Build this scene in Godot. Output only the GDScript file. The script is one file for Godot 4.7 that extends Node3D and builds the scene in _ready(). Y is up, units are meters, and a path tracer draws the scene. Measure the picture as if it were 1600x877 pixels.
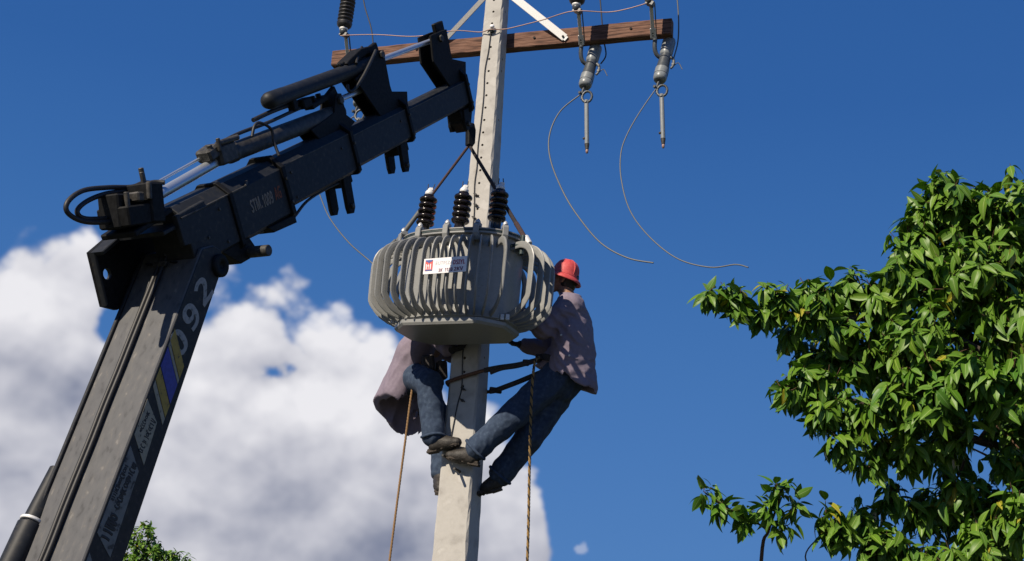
extends Node3D
# A crane lifting a transformer onto a concrete utility pole, two line workers, a leafy tree. Metres, y up.

const POLE_AT := Vector3(-0.286, 0.0, -9.766)     # foot of the pole
const POLE_TURN := -18.5                          # the crossarm's heading, degrees about y
const CRANE_AT := Vector3(-1.717, 0.0, -6.352)    # ground below the boom's elbow
const CRANE_TURN := 63.68                         # the boom's heading
const BOOM_TILT := 37.6                           # the upper boom's rise, degrees
const SUN_SIDE := 42.0                            # the sun: degrees left of straight behind the viewer
const SUN_HIGH := 39.5

var rng := RandomNumberGenerator.new()
var used := {}
var M := {}

func _ready() -> void:
	rng.seed = 7
	setup_view()
	make_materials()
	make_ground()
	make_pole()
	make_crossarm()
	make_line_hardware()
	make_transformer()
	make_crane()
	make_sling()
	make_workers()
	make_trees()

# ------------------------------------------------------------------ view, sky, sun
func setup_view() -> void:
	var cam := Camera3D.new()
	cam.name = "camera"
	cam.position = Vector3(0, 1.6, 0)
	cam.rotation_degrees = Vector3(18.0, 0.0, 3.8)
	cam.fov = 24.73
	cam.near = 0.1
	cam.far = 900.0
	cam.current = true
	add_child(cam)
	var env := Environment.new()
	env.background_mode = Environment.BG_SKY
	env.tonemap_mode = Environment.TONE_MAPPER_LINEAR
	env.tonemap_exposure = 1.25
	env.sdfgi_enabled = true
	env.ssao_enabled = true
	env.ssil_enabled = true
	var sky := Sky.new()
	var sm := PanoramaSkyMaterial.new()
	sm.panorama = ImageTexture.create_from_image(sky_image())
	sky.sky_material = sm
	env.sky = sky
	var we := WorldEnvironment.new()
	we.name = "environment"
	we.environment = env
	add_child(we)
	var sun := DirectionalLight3D.new()
	sun.name = "sun"
	sun.light_energy = 1.5
	sun.light_color = Color(1.0, 0.945, 0.86)
	sun.light_angular_distance = 0.5
	sun.shadow_enabled = true
	var a := deg_to_rad(SUN_SIDE)
	var e := deg_to_rad(SUN_HIGH)
	var to_sun := Vector3(-sin(a) * cos(e), sin(e), cos(a) * cos(e))
	add_child(sun)
	sun.look_at_from_position(to_sun * 50.0, Vector3.ZERO, Vector3.UP)

# Cloud banks: how high they reach at each heading (degrees right of -z), with noise for their lumps.
const BANK := [[-24.0, 15.2], [-22.6, 15.6], [-21.2, 16.4], [-19.3, 16.6], [-18.4, 15.4], [-17.4, 14.0], [-16.0, 13.4], [-13.5, 14.3], [-10.5, 14.9], [-8.0, 14.0], [-6.0, 13.0], [-4.4, 12.3], [-1.5, 10.9], [0.3, 9.4], [1.5, 7.9], [2.1, 6.4], [2.5, 4.2], [3.4, -0.5], [6.0, -6.0], [24.0, -6.0]]
var n_low := FastNoiseLite.new()
var n_fine := FastNoiseLite.new()
var n_puff := FastNoiseLite.new()
var n_big := FastNoiseLite.new()
var cell_1 := FastNoiseLite.new()
var cell_2 := FastNoiseLite.new()
var cell_3 := FastNoiseLite.new()

const AIR := [[0.0, Color(0.105, 0.25, 0.54)], [6.0, Color(0.079, 0.21, 0.495)], [11.0, Color(0.0645, 0.186, 0.466)], [14.0, Color(0.057, 0.173, 0.446)], [20.0, Color(0.042, 0.145, 0.405)], [26.0, Color(0.0305, 0.118, 0.362)], [45.0, Color(0.018, 0.085, 0.29)], [90.0, Color(0.012, 0.062, 0.235)]]

func bank_top(az: float) -> float:
	if az <= -24.0 or az >= 24.0:
		var far := 6.0 + 22.0 * n_low.get_noise_2d(cos(deg_to_rad(az)) * 40.0, sin(deg_to_rad(az)) * 40.0)
		var t := clampf((absf(az) - 24.0) / 14.0, 0.0, 1.0)
		return lerpf(15.2 if az < 0.0 else -6.0, far, t)
	for i in BANK.size() - 1:
		if az < BANK[i + 1][0]:
			return lerpf(BANK[i][1], BANK[i + 1][1], (az - BANK[i][0]) / (BANK[i + 1][0] - BANK[i][0]))
	return -6.0

func blob(az: float, el: float, x: float, y: float, rx: float, ry: float) -> float:
	return exp(-((az - x) * (az - x) / (rx * rx) + (el - y) * (el - y) / (ry * ry)))

func cloud_at(az: float, el: float) -> float:
	var x := az + 0.5 * n_fine.get_noise_3d(az * 1.6, el * 1.6, 21.0)
	var y := el * 1.2 + 0.5 * n_fine.get_noise_3d(az * 1.6, el * 1.6, 47.0)
	var d := (bank_top(az) - el) * 0.48
	# round billows of several sizes
	var lumps := 0.8 * (0.55 - cell_1.get_noise_2d(x, y)) + 0.34 * (0.5 - cell_2.get_noise_2d(x, y)) + 0.15 * (0.5 - cell_3.get_noise_2d(x, y))
	d += 1.45 * lumps - 1.3 + 1.05 * n_fine.get_noise_3d(az, el * 1.2, 3.0)
	d -= 2.6 * blob(az, el, -17.3, 14.2, 1.2, 0.9)
	d -= (1.0 + 1.9 * n_fine.get_noise_3d(az * 3.2, el * 3.2, 12.0)) * blob(az, el, -9.9, 12.9, 1.7, 0.7)
	if az > 2.0 and az < 6.0:
		d += (5.0 + 7.0 * n_fine.get_noise_3d(az * 5.0, el * 5.0, 30.0)) * blob(az, el, 3.9, 6.5, 0.62, 0.44)
	return d

func sky_color(az: float, el: float) -> Color:
	var c := AIR[0][1]
	for i in AIR.size() - 1:
		if el >= AIR[i][0]:
			c = AIR[i][1].lerp(AIR[i + 1][1], clampf((el - AIR[i][0]) / (AIR[i + 1][0] - AIR[i][0]), 0.0, 1.0))
	c = c * 0.8
	if el > 42.0 or (el > bank_top(az) + 5.0 and not (az > 1.0 and az < 7.0 and el < 9.0)):
		return c
	var d := cloud_at(az, el)
	var cover := smoothstep(-0.12, 0.5, d) * (1.0 - 0.68 * smoothstep(3.0, 3.3, az) * smoothstep(24.0, 20.0, az))
	if cover <= 0.0:
		return c
	# light comes from the upper left: a billow is bright on that side, the bank's depth is grey
	var near := cloud_at(az - 0.5, el + 0.6)
	var deep := clampf((bank_top(az - 1.0) - el) * 0.55, 0.0, 4.0)
	var big := n_big.get_noise_3d(az, el * 1.5, 4.0)
	var lit := 0.86 + 0.22 * (d - near) - 0.115 * deep + 0.36 * big - 0.42 * blob(az, el, -20.4, 11.6, 3.2, 1.7) + 0.12 * blob(az, el, -8.0, 11.4, 2.6, 1.4) - 0.22 * blob(az, el, -3.0, 5.8, 5.0, 2.0)
	lit = clampf(lit, 0.0, 1.0)
	var shade := Color(0.205, 0.23, 0.325)
	var mid := Color(0.53, 0.535, 0.6)
	var bright := Color(0.86, 0.85, 0.88)
	var cc := shade.lerp(mid, clampf(lit * 2.0, 0.0, 1.0)).lerp(bright, clampf(lit * 2.0 - 1.0, 0.0, 1.0))
	return c.lerp(cc * 0.8, cover * 0.97)

func sky_image() -> Image:
	n_low.seed = 3
	n_low.frequency = 0.02
	n_fine.seed = 12
	n_fine.frequency = 0.11
	n_fine.fractal_octaves = 6
	n_fine.fractal_gain = 0.5
	for k in 3:
		var c: FastNoiseLite = [cell_1, cell_2, cell_3][k]
		c.noise_type = FastNoiseLite.TYPE_CELLULAR
		c.cellular_return_type = FastNoiseLite.RETURN_DISTANCE
		c.cellular_distance_function = FastNoiseLite.DISTANCE_EUCLIDEAN
		c.fractal_type = FastNoiseLite.FRACTAL_NONE
		c.seed = 40 + k
		c.frequency = [0.32, 0.75, 1.7][k]
	n_big.seed = 5
	n_big.frequency = 0.16
	n_big.fractal_octaves = 4
	n_puff.seed = 31
	n_puff.frequency = 0.23
	n_puff.fractal_octaves = 4
	# the whole sky, then the part of it near the viewer's heading again with finer steps
	var w := 768
	var img := Image.create(w, w / 2, false, Image.FORMAT_RGBF)
	for j in w / 2:
		var el := 90.0 - (j + 0.5) * 360.0 / w
		for i in w:
			var az := (i + 0.5) * 360.0 / w
			if az > 180.0:
				az -= 360.0
			img.set_pixel(i, j, sky_color(az, el) if el > -2.0 else Color(0.10, 0.11, 0.09))
	var big := 4096
	img.resize(big, big / 2, Image.INTERPOLATE_BILINEAR)
	var step := 360.0 / big
	for j in range(int((90.0 - 33.0) / step), int((90.0 - 1.0) / step)):
		var el := 90.0 - (j + 0.5) * step
		for i in range(int(-29.0 / step), int(29.0 / step)):
			img.set_pixel(posmod(i, big), j, sky_color((i + 0.5) * step, el))
	return img

# ------------------------------------------------------------------ helpers: naming
func numbered(called: String) -> String:
	used[called] = used.get(called, 0) + 1
	return called if used[called] == 1 else "%s_%03d" % [called, used[called] - 1]

func tag(o: Node, label: String, category := "", group := "", kind := "") -> void:
	if label != "":
		o.set_meta("label", label)
	if category != "":
		o.set_meta("category", category)
	if group != "":
		o.set_meta("group", group)
	if kind != "":
		o.set_meta("kind", kind)

var origin := Vector3.ZERO     # base of the thing being built, in its own frame

func thing(called: String, frame: Transform3D, base: Vector3, label: String, category: String, group := "") -> Node3D:
	var o := Node3D.new()
	o.name = numbered(called)
	o.transform = Transform3D(frame.basis, frame * base)
	origin = base
	tag(o, label, category, group)
	add_child(o)
	return o

func mk(called: String, st: SurfaceTool, mat: Material, parent: Node3D, normals := true) -> MeshInstance3D:
	if normals:
		st.generate_normals()
	return mkm(called, st.commit(), mat, parent)

func mkm(called: String, mesh: Mesh, mat: Material, parent: Node3D) -> MeshInstance3D:
	var o := MeshInstance3D.new()
	o.name = called
	o.mesh = mesh
	o.material_override = mat
	if not parent is MeshInstance3D:
		o.position = -origin
	parent.add_child(o, true)
	return o

func pole_frame() -> Transform3D:
	return Transform3D(Basis(Vector3.UP, deg_to_rad(POLE_TURN)), POLE_AT)

func crane_frame() -> Transform3D:
	return Transform3D(Basis(Vector3.UP, deg_to_rad(CRANE_TURN)), CRANE_AT)

# ------------------------------------------------------------------ helpers: shapes
func sm() -> SurfaceTool:
	var st := SurfaceTool.new()
	st.begin(Mesh.PRIMITIVE_TRIANGLES)
	st.set_smooth_group(-1)
	return st

func tri(st: SurfaceTool, a: Vector3, b: Vector3, c: Vector3) -> void:   # counter-clockwise seen from outside
	st.add_vertex(a)
	st.add_vertex(c)
	st.add_vertex(b)

func quad(st: SurfaceTool, a: Vector3, b: Vector3, c: Vector3, d: Vector3) -> void:
	tri(st, a, b, c)
	tri(st, a, c, d)

func quad_out(st: SurfaceTool, a: Vector3, b: Vector3, c: Vector3, d: Vector3, mid: Vector3) -> void:
	if (b - a).cross(d - a).dot((a + b + c + d) * 0.25 - mid) < 0.0:
		quad(st, d, c, b, a)
	else:
		quad(st, a, b, c, d)

func box(st: SurfaceTool, x: Transform3D, size: Vector3, b := 0.004) -> void:
	var h := size * 0.5
	b = minf(b, minf(h.x, minf(h.y, h.z)) * 0.7)
	st.set_smooth_group(-1)
	var v := {}
	for i in 8:
		var s := Vector3(1 if i & 1 else -1, 1 if i & 2 else -1, 1 if i & 4 else -1)
		v[[i, 0]] = x * (s * Vector3(h.x, h.y - b, h.z - b))
		v[[i, 1]] = x * (s * Vector3(h.x - b, h.y, h.z - b))
		v[[i, 2]] = x * (s * Vector3(h.x - b, h.y - b, h.z))
	var mid := x.origin
	for ax in 3:
		var p := 1 << ax
		var q := 1 << ((ax + 1) % 3)
		var r := 1 << ((ax + 2) % 3)
		for s in 2:
			var k := p * s
			quad_out(st, v[[k, ax]], v[[k | q, ax]], v[[k | q | r, ax]], v[[k | r, ax]], mid)
		var bx := (ax + 1) % 3
		for s in 2:
			for t in 2:
				var k := p * s + q * t
				quad_out(st, v[[k, ax]], v[[k | r, ax]], v[[k | r, bx]], v[[k, bx]], mid)
	for i in 8:
		var a: Vector3 = v[[i, 0]]
		var c: Vector3 = v[[i, 1]]
		var d: Vector3 = v[[i, 2]]
		if (c - a).cross(d - a).dot(a - mid) < 0.0:
			tri(st, a, d, c)
		else:
			tri(st, a, c, d)

func bar(st: SurfaceTool, a: Vector3, b: Vector3, wide: float, thick: float, up := Vector3.UP, bevel := 0.003) -> void:
	var d := (b - a).normalized()
	var s := up.cross(d).normalized()
	box(st, Transform3D(Basis(d, s.cross(d) * -1.0, s), (a + b) * 0.5), Vector3((b - a).length(), wide, thick), bevel)

func inset(poly: PackedVector2Array, b: float) -> PackedVector2Array:
	var out := PackedVector2Array()
	var n := poly.size()
	for i in n:
		var e1 := (poly[i] - poly[(i + n - 1) % n]).normalized()
		var e2 := (poly[(i + 1) % n] - poly[i]).normalized()
		var n1 := Vector2(-e1.y, e1.x)
		var n2 := Vector2(-e2.y, e2.x)
		var m := (n1 + n2).normalized()
		out.append(poly[i] + m * b / maxf(m.dot(n1), 0.4))
	return out

func ccw(poly: PackedVector2Array) -> PackedVector2Array:
	if Geometry2D.is_polygon_clockwise(poly):     # y-down test: true means counter-clockwise with y up
		var r := poly.duplicate()
		var area := 0.0
		for i in r.size():
			area += r[i].cross(r[(i + 1) % r.size()])
		if area < 0.0:
			r.reverse()
		return r
	var a2 := 0.0
	for i in poly.size():
		a2 += poly[i].cross(poly[(i + 1) % poly.size()])
	if a2 < 0.0:
		var q := poly.duplicate()
		q.reverse()
		return q
	return poly

# a polygon in the frame's xy plane, thickened from z0 to z1, with chamfered rims
func prism(st: SurfaceTool, x: Transform3D, shape: Array, z0: float, z1: float, b := 0.003) -> void:
	st.set_smooth_group(-1)
	var poly := PackedVector2Array()
	for p in shape:
		poly.append(p)
	poly = ccw(poly)
	var n := poly.size()
	var inner := inset(poly, b)
	var idx := Geometry2D.triangulate_polygon(inner)
	for i in range(0, idx.size(), 3):
		var a := inner[idx[i]]
		var c := inner[idx[i + 1]]
		var d := inner[idx[i + 2]]
		if (c - a).cross(d - a) < 0.0:
			var sw := c
			c = d
			d = sw
		tri(st, x * Vector3(a.x, a.y, z1), x * Vector3(c.x, c.y, z1), x * Vector3(d.x, d.y, z1))
		tri(st, x * Vector3(a.x, a.y, z0), x * Vector3(d.x, d.y, z0), x * Vector3(c.x, c.y, z0))
	for i in n:
		var j := (i + 1) % n
		var levels := [[inner, z0], [poly, z0 + b], [poly, z1 - b], [inner, z1]]
		for k in 3:
			var lo: PackedVector2Array = levels[k][0]
			var hi: PackedVector2Array = levels[k + 1][0]
			quad(st, x * Vector3(lo[i].x, lo[i].y, levels[k][1]), x * Vector3(lo[j].x, lo[j].y, levels[k][1]), x * Vector3(hi[j].x, hi[j].y, levels[k + 1][1]), x * Vector3(hi[i].x, hi[i].y, levels[k + 1][1]))

func ring_shape(r: float, n: int, c := Vector2.ZERO) -> Array:
	var out := []
	for i in n:
		out.append(c + Vector2.from_angle(TAU * i / n) * r)
	return out

# profile: [radius, height] pairs turned about the frame's y
func lathe(st: SurfaceTool, x: Transform3D, profile: Array, segs := 20, group := 1) -> void:
	st.set_smooth_group(group)
	for i in profile.size() - 1:
		for k in segs:
			var a := TAU * k / segs
			var b := TAU * (k + 1) / segs
			var p0 := x * Vector3(cos(a) * profile[i][0], profile[i][1], -sin(a) * profile[i][0])
			var p1 := x * Vector3(cos(b) * profile[i][0], profile[i][1], -sin(b) * profile[i][0])
			var q0 := x * Vector3(cos(a) * profile[i + 1][0], profile[i + 1][1], -sin(a) * profile[i + 1][0])
			var q1 := x * Vector3(cos(b) * profile[i + 1][0], profile[i + 1][1], -sin(b) * profile[i + 1][0])
			if profile[i][0] > 1e-5:
				tri(st, p0, p1, q1)
			if profile[i + 1][0] > 1e-5:
				tri(st, p0, q1, q0)

func along(a: Vector3, b: Vector3) -> Transform3D:     # a frame whose y runs from a to b
	var y := (b - a).normalized()
	var s := Vector3.RIGHT if absf(y.x) < 0.8 else Vector3.BACK
	var z := s.cross(y).normalized()
	return Transform3D(Basis(y.cross(z), y, z), a)

func rod(st: SurfaceTool, a: Vector3, b: Vector3, r: float, segs := 14, b_r := -1.0, ch := 0.003) -> void:
	var l := (b - a).length()
	var e := r if b_r < 0.0 else b_r
	lathe(st, along(a, b), [[0.0, 0.0], [r - ch, 0.0]], segs, -1)
	lathe(st, along(a, b), [[r - ch, 0.0], [r, ch]], segs, 3)
	lathe(st, along(a, b), [[r, ch], [e, l - ch]], segs, 1)
	lathe(st, along(a, b), [[e, l - ch], [e - ch, l]], segs, 3)
	lathe(st, along(a, b), [[e - ch, l], [0.0, l]], segs, -1)

func smooth_path(pts: Array, per := 6) -> PackedVector3Array:
	var out := PackedVector3Array()
	for i in pts.size() - 1:
		var p0: Vector3 = pts[maxi(i - 1, 0)]
		var p1: Vector3 = pts[i]
		var p2: Vector3 = pts[i + 1]
		var p3: Vector3 = pts[mini(i + 2, pts.size() - 1)]
		for k in per:
			out.append(p1.cubic_interpolate(p2, p0, p3, float(k) / per))
	out.append(pts[pts.size() - 1])
	return out

# a tube along a path; r1 < 0 keeps the radius
func tube(st: SurfaceTool, path: PackedVector3Array, r0: float, r1 := -1.0, segs := 8, flat := 1.0, side := Vector3.ZERO) -> void:
	st.set_smooth_group(1)
	var n := path.size()
	if r1 < 0.0:
		r1 = r0
	var rings := []
	var up := side
	for i in n:
		var d := (path[mini(i + 1, n - 1)] - path[maxi(i - 1, 0)]).normalized()
		if up == Vector3.ZERO:
			up = Vector3.UP if absf(d.y) < 0.9 else Vector3.RIGHT
		var s := d.cross(up).normalized()
		up = s.cross(d).normalized()
		var r := lerpf(r0, r1, float(i) / maxf(n - 1, 1))
		var ring := PackedVector3Array()
		for k in segs:
			var a := TAU * k / segs
			ring.append(path[i] + s * cos(a) * r + up * sin(a) * r * flat)
		rings.append(ring)
	for i in n - 1:
		for k in segs:
			var j := (k + 1) % segs
			quad(st, rings[i][k], rings[i][j], rings[i + 1][j], rings[i + 1][k])
	st.set_smooth_group(-1)
	for k in segs:
		var j := (k + 1) % segs
		tri(st, path[0], rings[0][j], rings[0][k])
		tri(st, path[n - 1], rings[n - 1][k], rings[n - 1][j])

# a section (x across, y out) swept along a path with a fixed side vector
func sweep(st: SurfaceTool, path: PackedVector3Array, section: Array, side: Vector3, smooth := true) -> void:
	var n := path.size()
	var m := section.size()
	var rings := []
	for i in n:
		var d := (path[mini(i + 1, n - 1)] - path[maxi(i - 1, 0)]).normalized()
		var o := side.cross(d).normalized()
		var ring := PackedVector3Array()
		for p in section:
			ring.append(path[i] + side * p.x + o * p.y)
		rings.append(ring)
	for i in n - 1:
		for k in m:
			st.set_smooth_group(k + 1 if smooth else -1)
			var j := (k + 1) % m
			quad(st, rings[i][k], rings[i][j], rings[i + 1][j], rings[i + 1][k])
	st.set_smooth_group(-1)
	for e in [0, n - 1]:
		var mid := Vector3.ZERO
		for p in rings[e]:
			mid += p / m
		for k in m:
			var j := (k + 1) % m
			if e == 0:
				tri(st, mid, rings[e][j], rings[e][k])
			else:
				tri(st, mid, rings[e][k], rings[e][j])

func bolt(st: SurfaceTool, a: Vector3, dir: Vector3, r := 0.012, l := 0.012) -> void:
	lathe(st, along(a, a + dir), [[r, 0.0], [r, l], [r * 0.8, l + 0.002], [0.0, l + 0.002]], 6, -1)

func lettering(text: String, size: float, bold := false) -> TextMesh:
	var f := SystemFont.new()
	f.font_names = PackedStringArray(["Droid Sans"])
	f.font_weight = 700 if bold else 400
	var t := TextMesh.new()
	t.text = text
	t.font = f
	t.font_size = 64
	t.pixel_size = size / 46.0
	t.depth = 0.0016
	t.curve_step = 2.0
	return t

# ------------------------------------------------------------------ helpers: bodies as fields of tapered bones
# bones: [a, b, radius at a, radius at b]; holes are carved away; clips: [point, outward normal]
func field_mesh(bones: Array, cell: float, k: float, folds := 0.0, freq := 14.0, holes := [], clips := [], into := [], grain := Vector3.ZERO) -> Array:
	var lo := Vector3(1e9, 1e9, 1e9)
	var hi := -lo
	for b in bones:
		for e in 2:
			var r: float = b[2 + e] + folds + cell * 3.0
			lo = lo.min(b[e] - Vector3.ONE * r)
			hi = hi.max(b[e] + Vector3.ONE * r)
	var nx := int(ceil((hi.x - lo.x) / cell)) + 1
	var ny := int(ceil((hi.y - lo.y) / cell)) + 1
	var nz := int(ceil((hi.z - lo.z) / cell)) + 1
	var f := PackedFloat32Array()
	f.resize(nx * ny * nz)
	f.fill(9.0)
	for b in bones:
		stamp(f, b, lo, cell, nx, ny, nz, k, false)
	for b in holes:
		stamp(f, b, lo, cell, nx, ny, nz, k, true)
	if folds > 0.0 or clips.size() > 0:
		var nz1 := FastNoiseLite.new()
		nz1.seed = int(lo.x * 1000.0) + 5
		nz1.frequency = freq
		nz1.fractal_octaves = 2
		nz1.fractal_type = FastNoiseLite.FRACTAL_RIDGED
		for z in nz:
			for y in ny:
				for x in nx:
					var i := x + nx * (y + ny * z)
					if f[i] < cell * 3.0 + folds and f[i] > -cell * 3.0 - folds:
						var p := lo + Vector3(x, y, z) * cell
						if folds > 0.0:
							var g := p + grain * p.dot(grain)
							f[i] -= folds * nz1.get_noise_3d(g.x, g.y, g.z)
						for c in clips:
							f[i] = maxf(f[i], (p - c[0]).dot(c[1]))
					elif f[i] < 0.0:
						var p2 := lo + Vector3(x, y, z) * cell
						for c in clips:
							f[i] = maxf(f[i], (p2 - c[0]).dot(c[1]))
	var verts: PackedVector3Array = into[0] if into else PackedVector3Array()
	var index: PackedInt32Array = into[1] if into else PackedInt32Array()
	var at := PackedInt32Array()
	at.resize(nx * ny * nz)
	at.fill(-1)
	var sy := nx
	var sz := nx * ny
	var off := [0, 1, sy, sy + 1, sz, sz + 1, sz + sy, sz + sy + 1]
	var edges := [[0, 1], [2, 3], [4, 5], [6, 7], [0, 2], [1, 3], [4, 6], [5, 7], [0, 4], [1, 5], [2, 6], [3, 7]]
	var far := cell * 4.5
	for z in nz - 1:
		for y in ny - 1:
			for x in nx - 1:
				var i := x + sy * y + sz * z
				var f0 := f[i]
				if f0 > far or f0 < -far:
					continue
				var neg := 0
				for o in off:
					if f[i + o] < 0.0:
						neg += 1
				if neg == 0 or neg == 8:
					continue
				var sum := Vector3.ZERO
				var count := 0
				for e in edges:
					var va := f[i + off[e[0]]]
					var vb := f[i + off[e[1]]]
					if (va < 0.0) != (vb < 0.0):
						var t := va / (va - vb)
						var pa := Vector3(e[0] & 1, (e[0] >> 1) & 1, (e[0] >> 2) & 1)
						var pb := Vector3(e[1] & 1, (e[1] >> 1) & 1, (e[1] >> 2) & 1)
						sum += pa.lerp(pb, t)
						count += 1
				at[i] = verts.size()
				verts.append(lo + (Vector3(x, y, z) + sum / count) * cell)
	for z in range(1, nz - 1):
		for y in range(1, ny - 1):
			for x in range(1, nx - 1):
				var i := x + sy * y + sz * z
				if at[i] < 0:
					continue
				var inside := f[i] < 0.0
				if inside != (f[i + 1] < 0.0):
					face(index, at, i, i - sy, i - sy - sz, i - sz, inside)
				if inside != (f[i + sy] < 0.0):
					face(index, at, i, i - sz, i - sz - 1, i - 1, inside)
				if inside != (f[i + sz] < 0.0):
					face(index, at, i, i - 1, i - 1 - sy, i - sy, inside)
	return [verts, index]

func face(index: PackedInt32Array, at: PackedInt32Array, a: int, b: int, c: int, d: int, inside: bool) -> void:
	if at[a] < 0 or at[b] < 0 or at[c] < 0 or at[d] < 0:
		return
	if inside:
		index.append_array(PackedInt32Array([at[a], at[c], at[b], at[a], at[d], at[c]]))
	else:
		index.append_array(PackedInt32Array([at[a], at[b], at[c], at[a], at[c], at[d]]))

func stamp(f: PackedFloat32Array, b: Array, lo: Vector3, cell: float, nx: int, ny: int, nz: int, k: float, carve: bool) -> void:
	var a: Vector3 = b[0]
	var e: Vector3 = b[1]
	var ra: float = b[2]
	var rb: float = b[3]
	var pad := maxf(ra, rb) + k + cell * 2.5
	var p0 := ((a.min(e) - Vector3.ONE * pad - lo) / cell).floor().max(Vector3.ZERO)
	var p1 := ((a.max(e) + Vector3.ONE * pad - lo) / cell).ceil().min(Vector3(nx - 1, ny - 1, nz - 1))
	var ba := e - a
	var inv := 1.0 / maxf(ba.length_squared(), 1e-9)
	for z in range(int(p0.z), int(p1.z) + 1):
		for y in range(int(p0.y), int(p1.y) + 1):
			for x in range(int(p0.x), int(p1.x) + 1):
				var pa := lo + Vector3(x, y, z) * cell - a
				var h := clampf(pa.dot(ba) * inv, 0.0, 1.0)
				var d := (pa - ba * h).length() - (ra + (rb - ra) * h)
				var i := x + nx * (y + ny * z)
				var o := f[i]
				if carve:
					f[i] = maxf(o, -d)
				else:
					var g := maxf(k - absf(d - o), 0.0) / maxf(k, 1e-6)
					f[i] = minf(d, o) - g * g * k * 0.25

func field_commit(data: Array) -> ArrayMesh:
	var verts: PackedVector3Array = data[0]
	var index: PackedInt32Array = data[1]
	var normals := PackedVector3Array()
	normals.resize(verts.size())
	for i in range(0, index.size(), 3):
		var a := index[i]
		var b := index[i + 1]
		var c := index[i + 2]
		var n := (verts[c] - verts[a]).cross(verts[b] - verts[a])
		normals[a] += n
		normals[b] += n
		normals[c] += n
	for i in normals.size():
		normals[i] = normals[i].normalized()
	var arr := []
	arr.resize(Mesh.ARRAY_MAX)
	arr[Mesh.ARRAY_VERTEX] = verts
	arr[Mesh.ARRAY_NORMAL] = normals
	arr[Mesh.ARRAY_INDEX] = index
	var m := ArrayMesh.new()
	m.add_surface_from_arrays(Mesh.PRIMITIVE_TRIANGLES, arr)
	return m

# ------------------------------------------------------------------ materials
func noise_tex(freq: float, ramp: Array, size := 512, octaves := 5, seed_ := 1, kind := FastNoiseLite.TYPE_SIMPLEX_SMOOTH) -> NoiseTexture2D:
	var n := FastNoiseLite.new()
	n.noise_type = kind
	n.seed = seed_
	n.frequency = freq
	n.fractal_octaves = octaves
	var t := NoiseTexture2D.new()
	t.width = size
	t.height = size
	t.seamless = true
	t.noise = n
	if ramp:
		var g := Gradient.new()
		g.offsets = PackedFloat32Array()
		g.colors = PackedColorArray()
		var offs := PackedFloat32Array()
		var cols := PackedColorArray()
		for r in ramp:
			offs.append(r[0])
			cols.append(r[1].linear_to_srgb())
		g.offsets = offs
		g.colors = cols
		t.color_ramp = g
	return t

# colours are linear; ramp gives [noise value, colour] steps of what the surface is made of
func surf(called: String, ramp: Array, rough: float, scale := 1.0, freq := 0.012, bump := 0.0, metal := 0.0, stretch := Vector3.ONE, seed_ := 1) -> StandardMaterial3D:
	var m := StandardMaterial3D.new()
	m.resource_name = called
	m.roughness = rough
	m.metallic = metal
	m.uv1_triplanar = true
	m.uv1_scale = stretch * scale
	if ramp.size() == 1:
		m.albedo_color = ramp[0][1].linear_to_srgb()
	else:
		m.albedo_texture = noise_tex(freq, ramp, 512, 6, seed_)
	if bump > 0.0:
		m.heightmap_enabled = true
		m.heightmap_scale = bump
		m.heightmap_texture = M.relief if M.has("relief") else null
	M[called] = m
	return m

func c3(r: float, g: float, b: float) -> Color:
	return Color(r, g, b)

func tones(c: Color, spread: float) -> Array:
	return [[0.25, c * (1.0 - spread)], [0.5, c], [0.75, c * (1.0 + spread)]]

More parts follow.
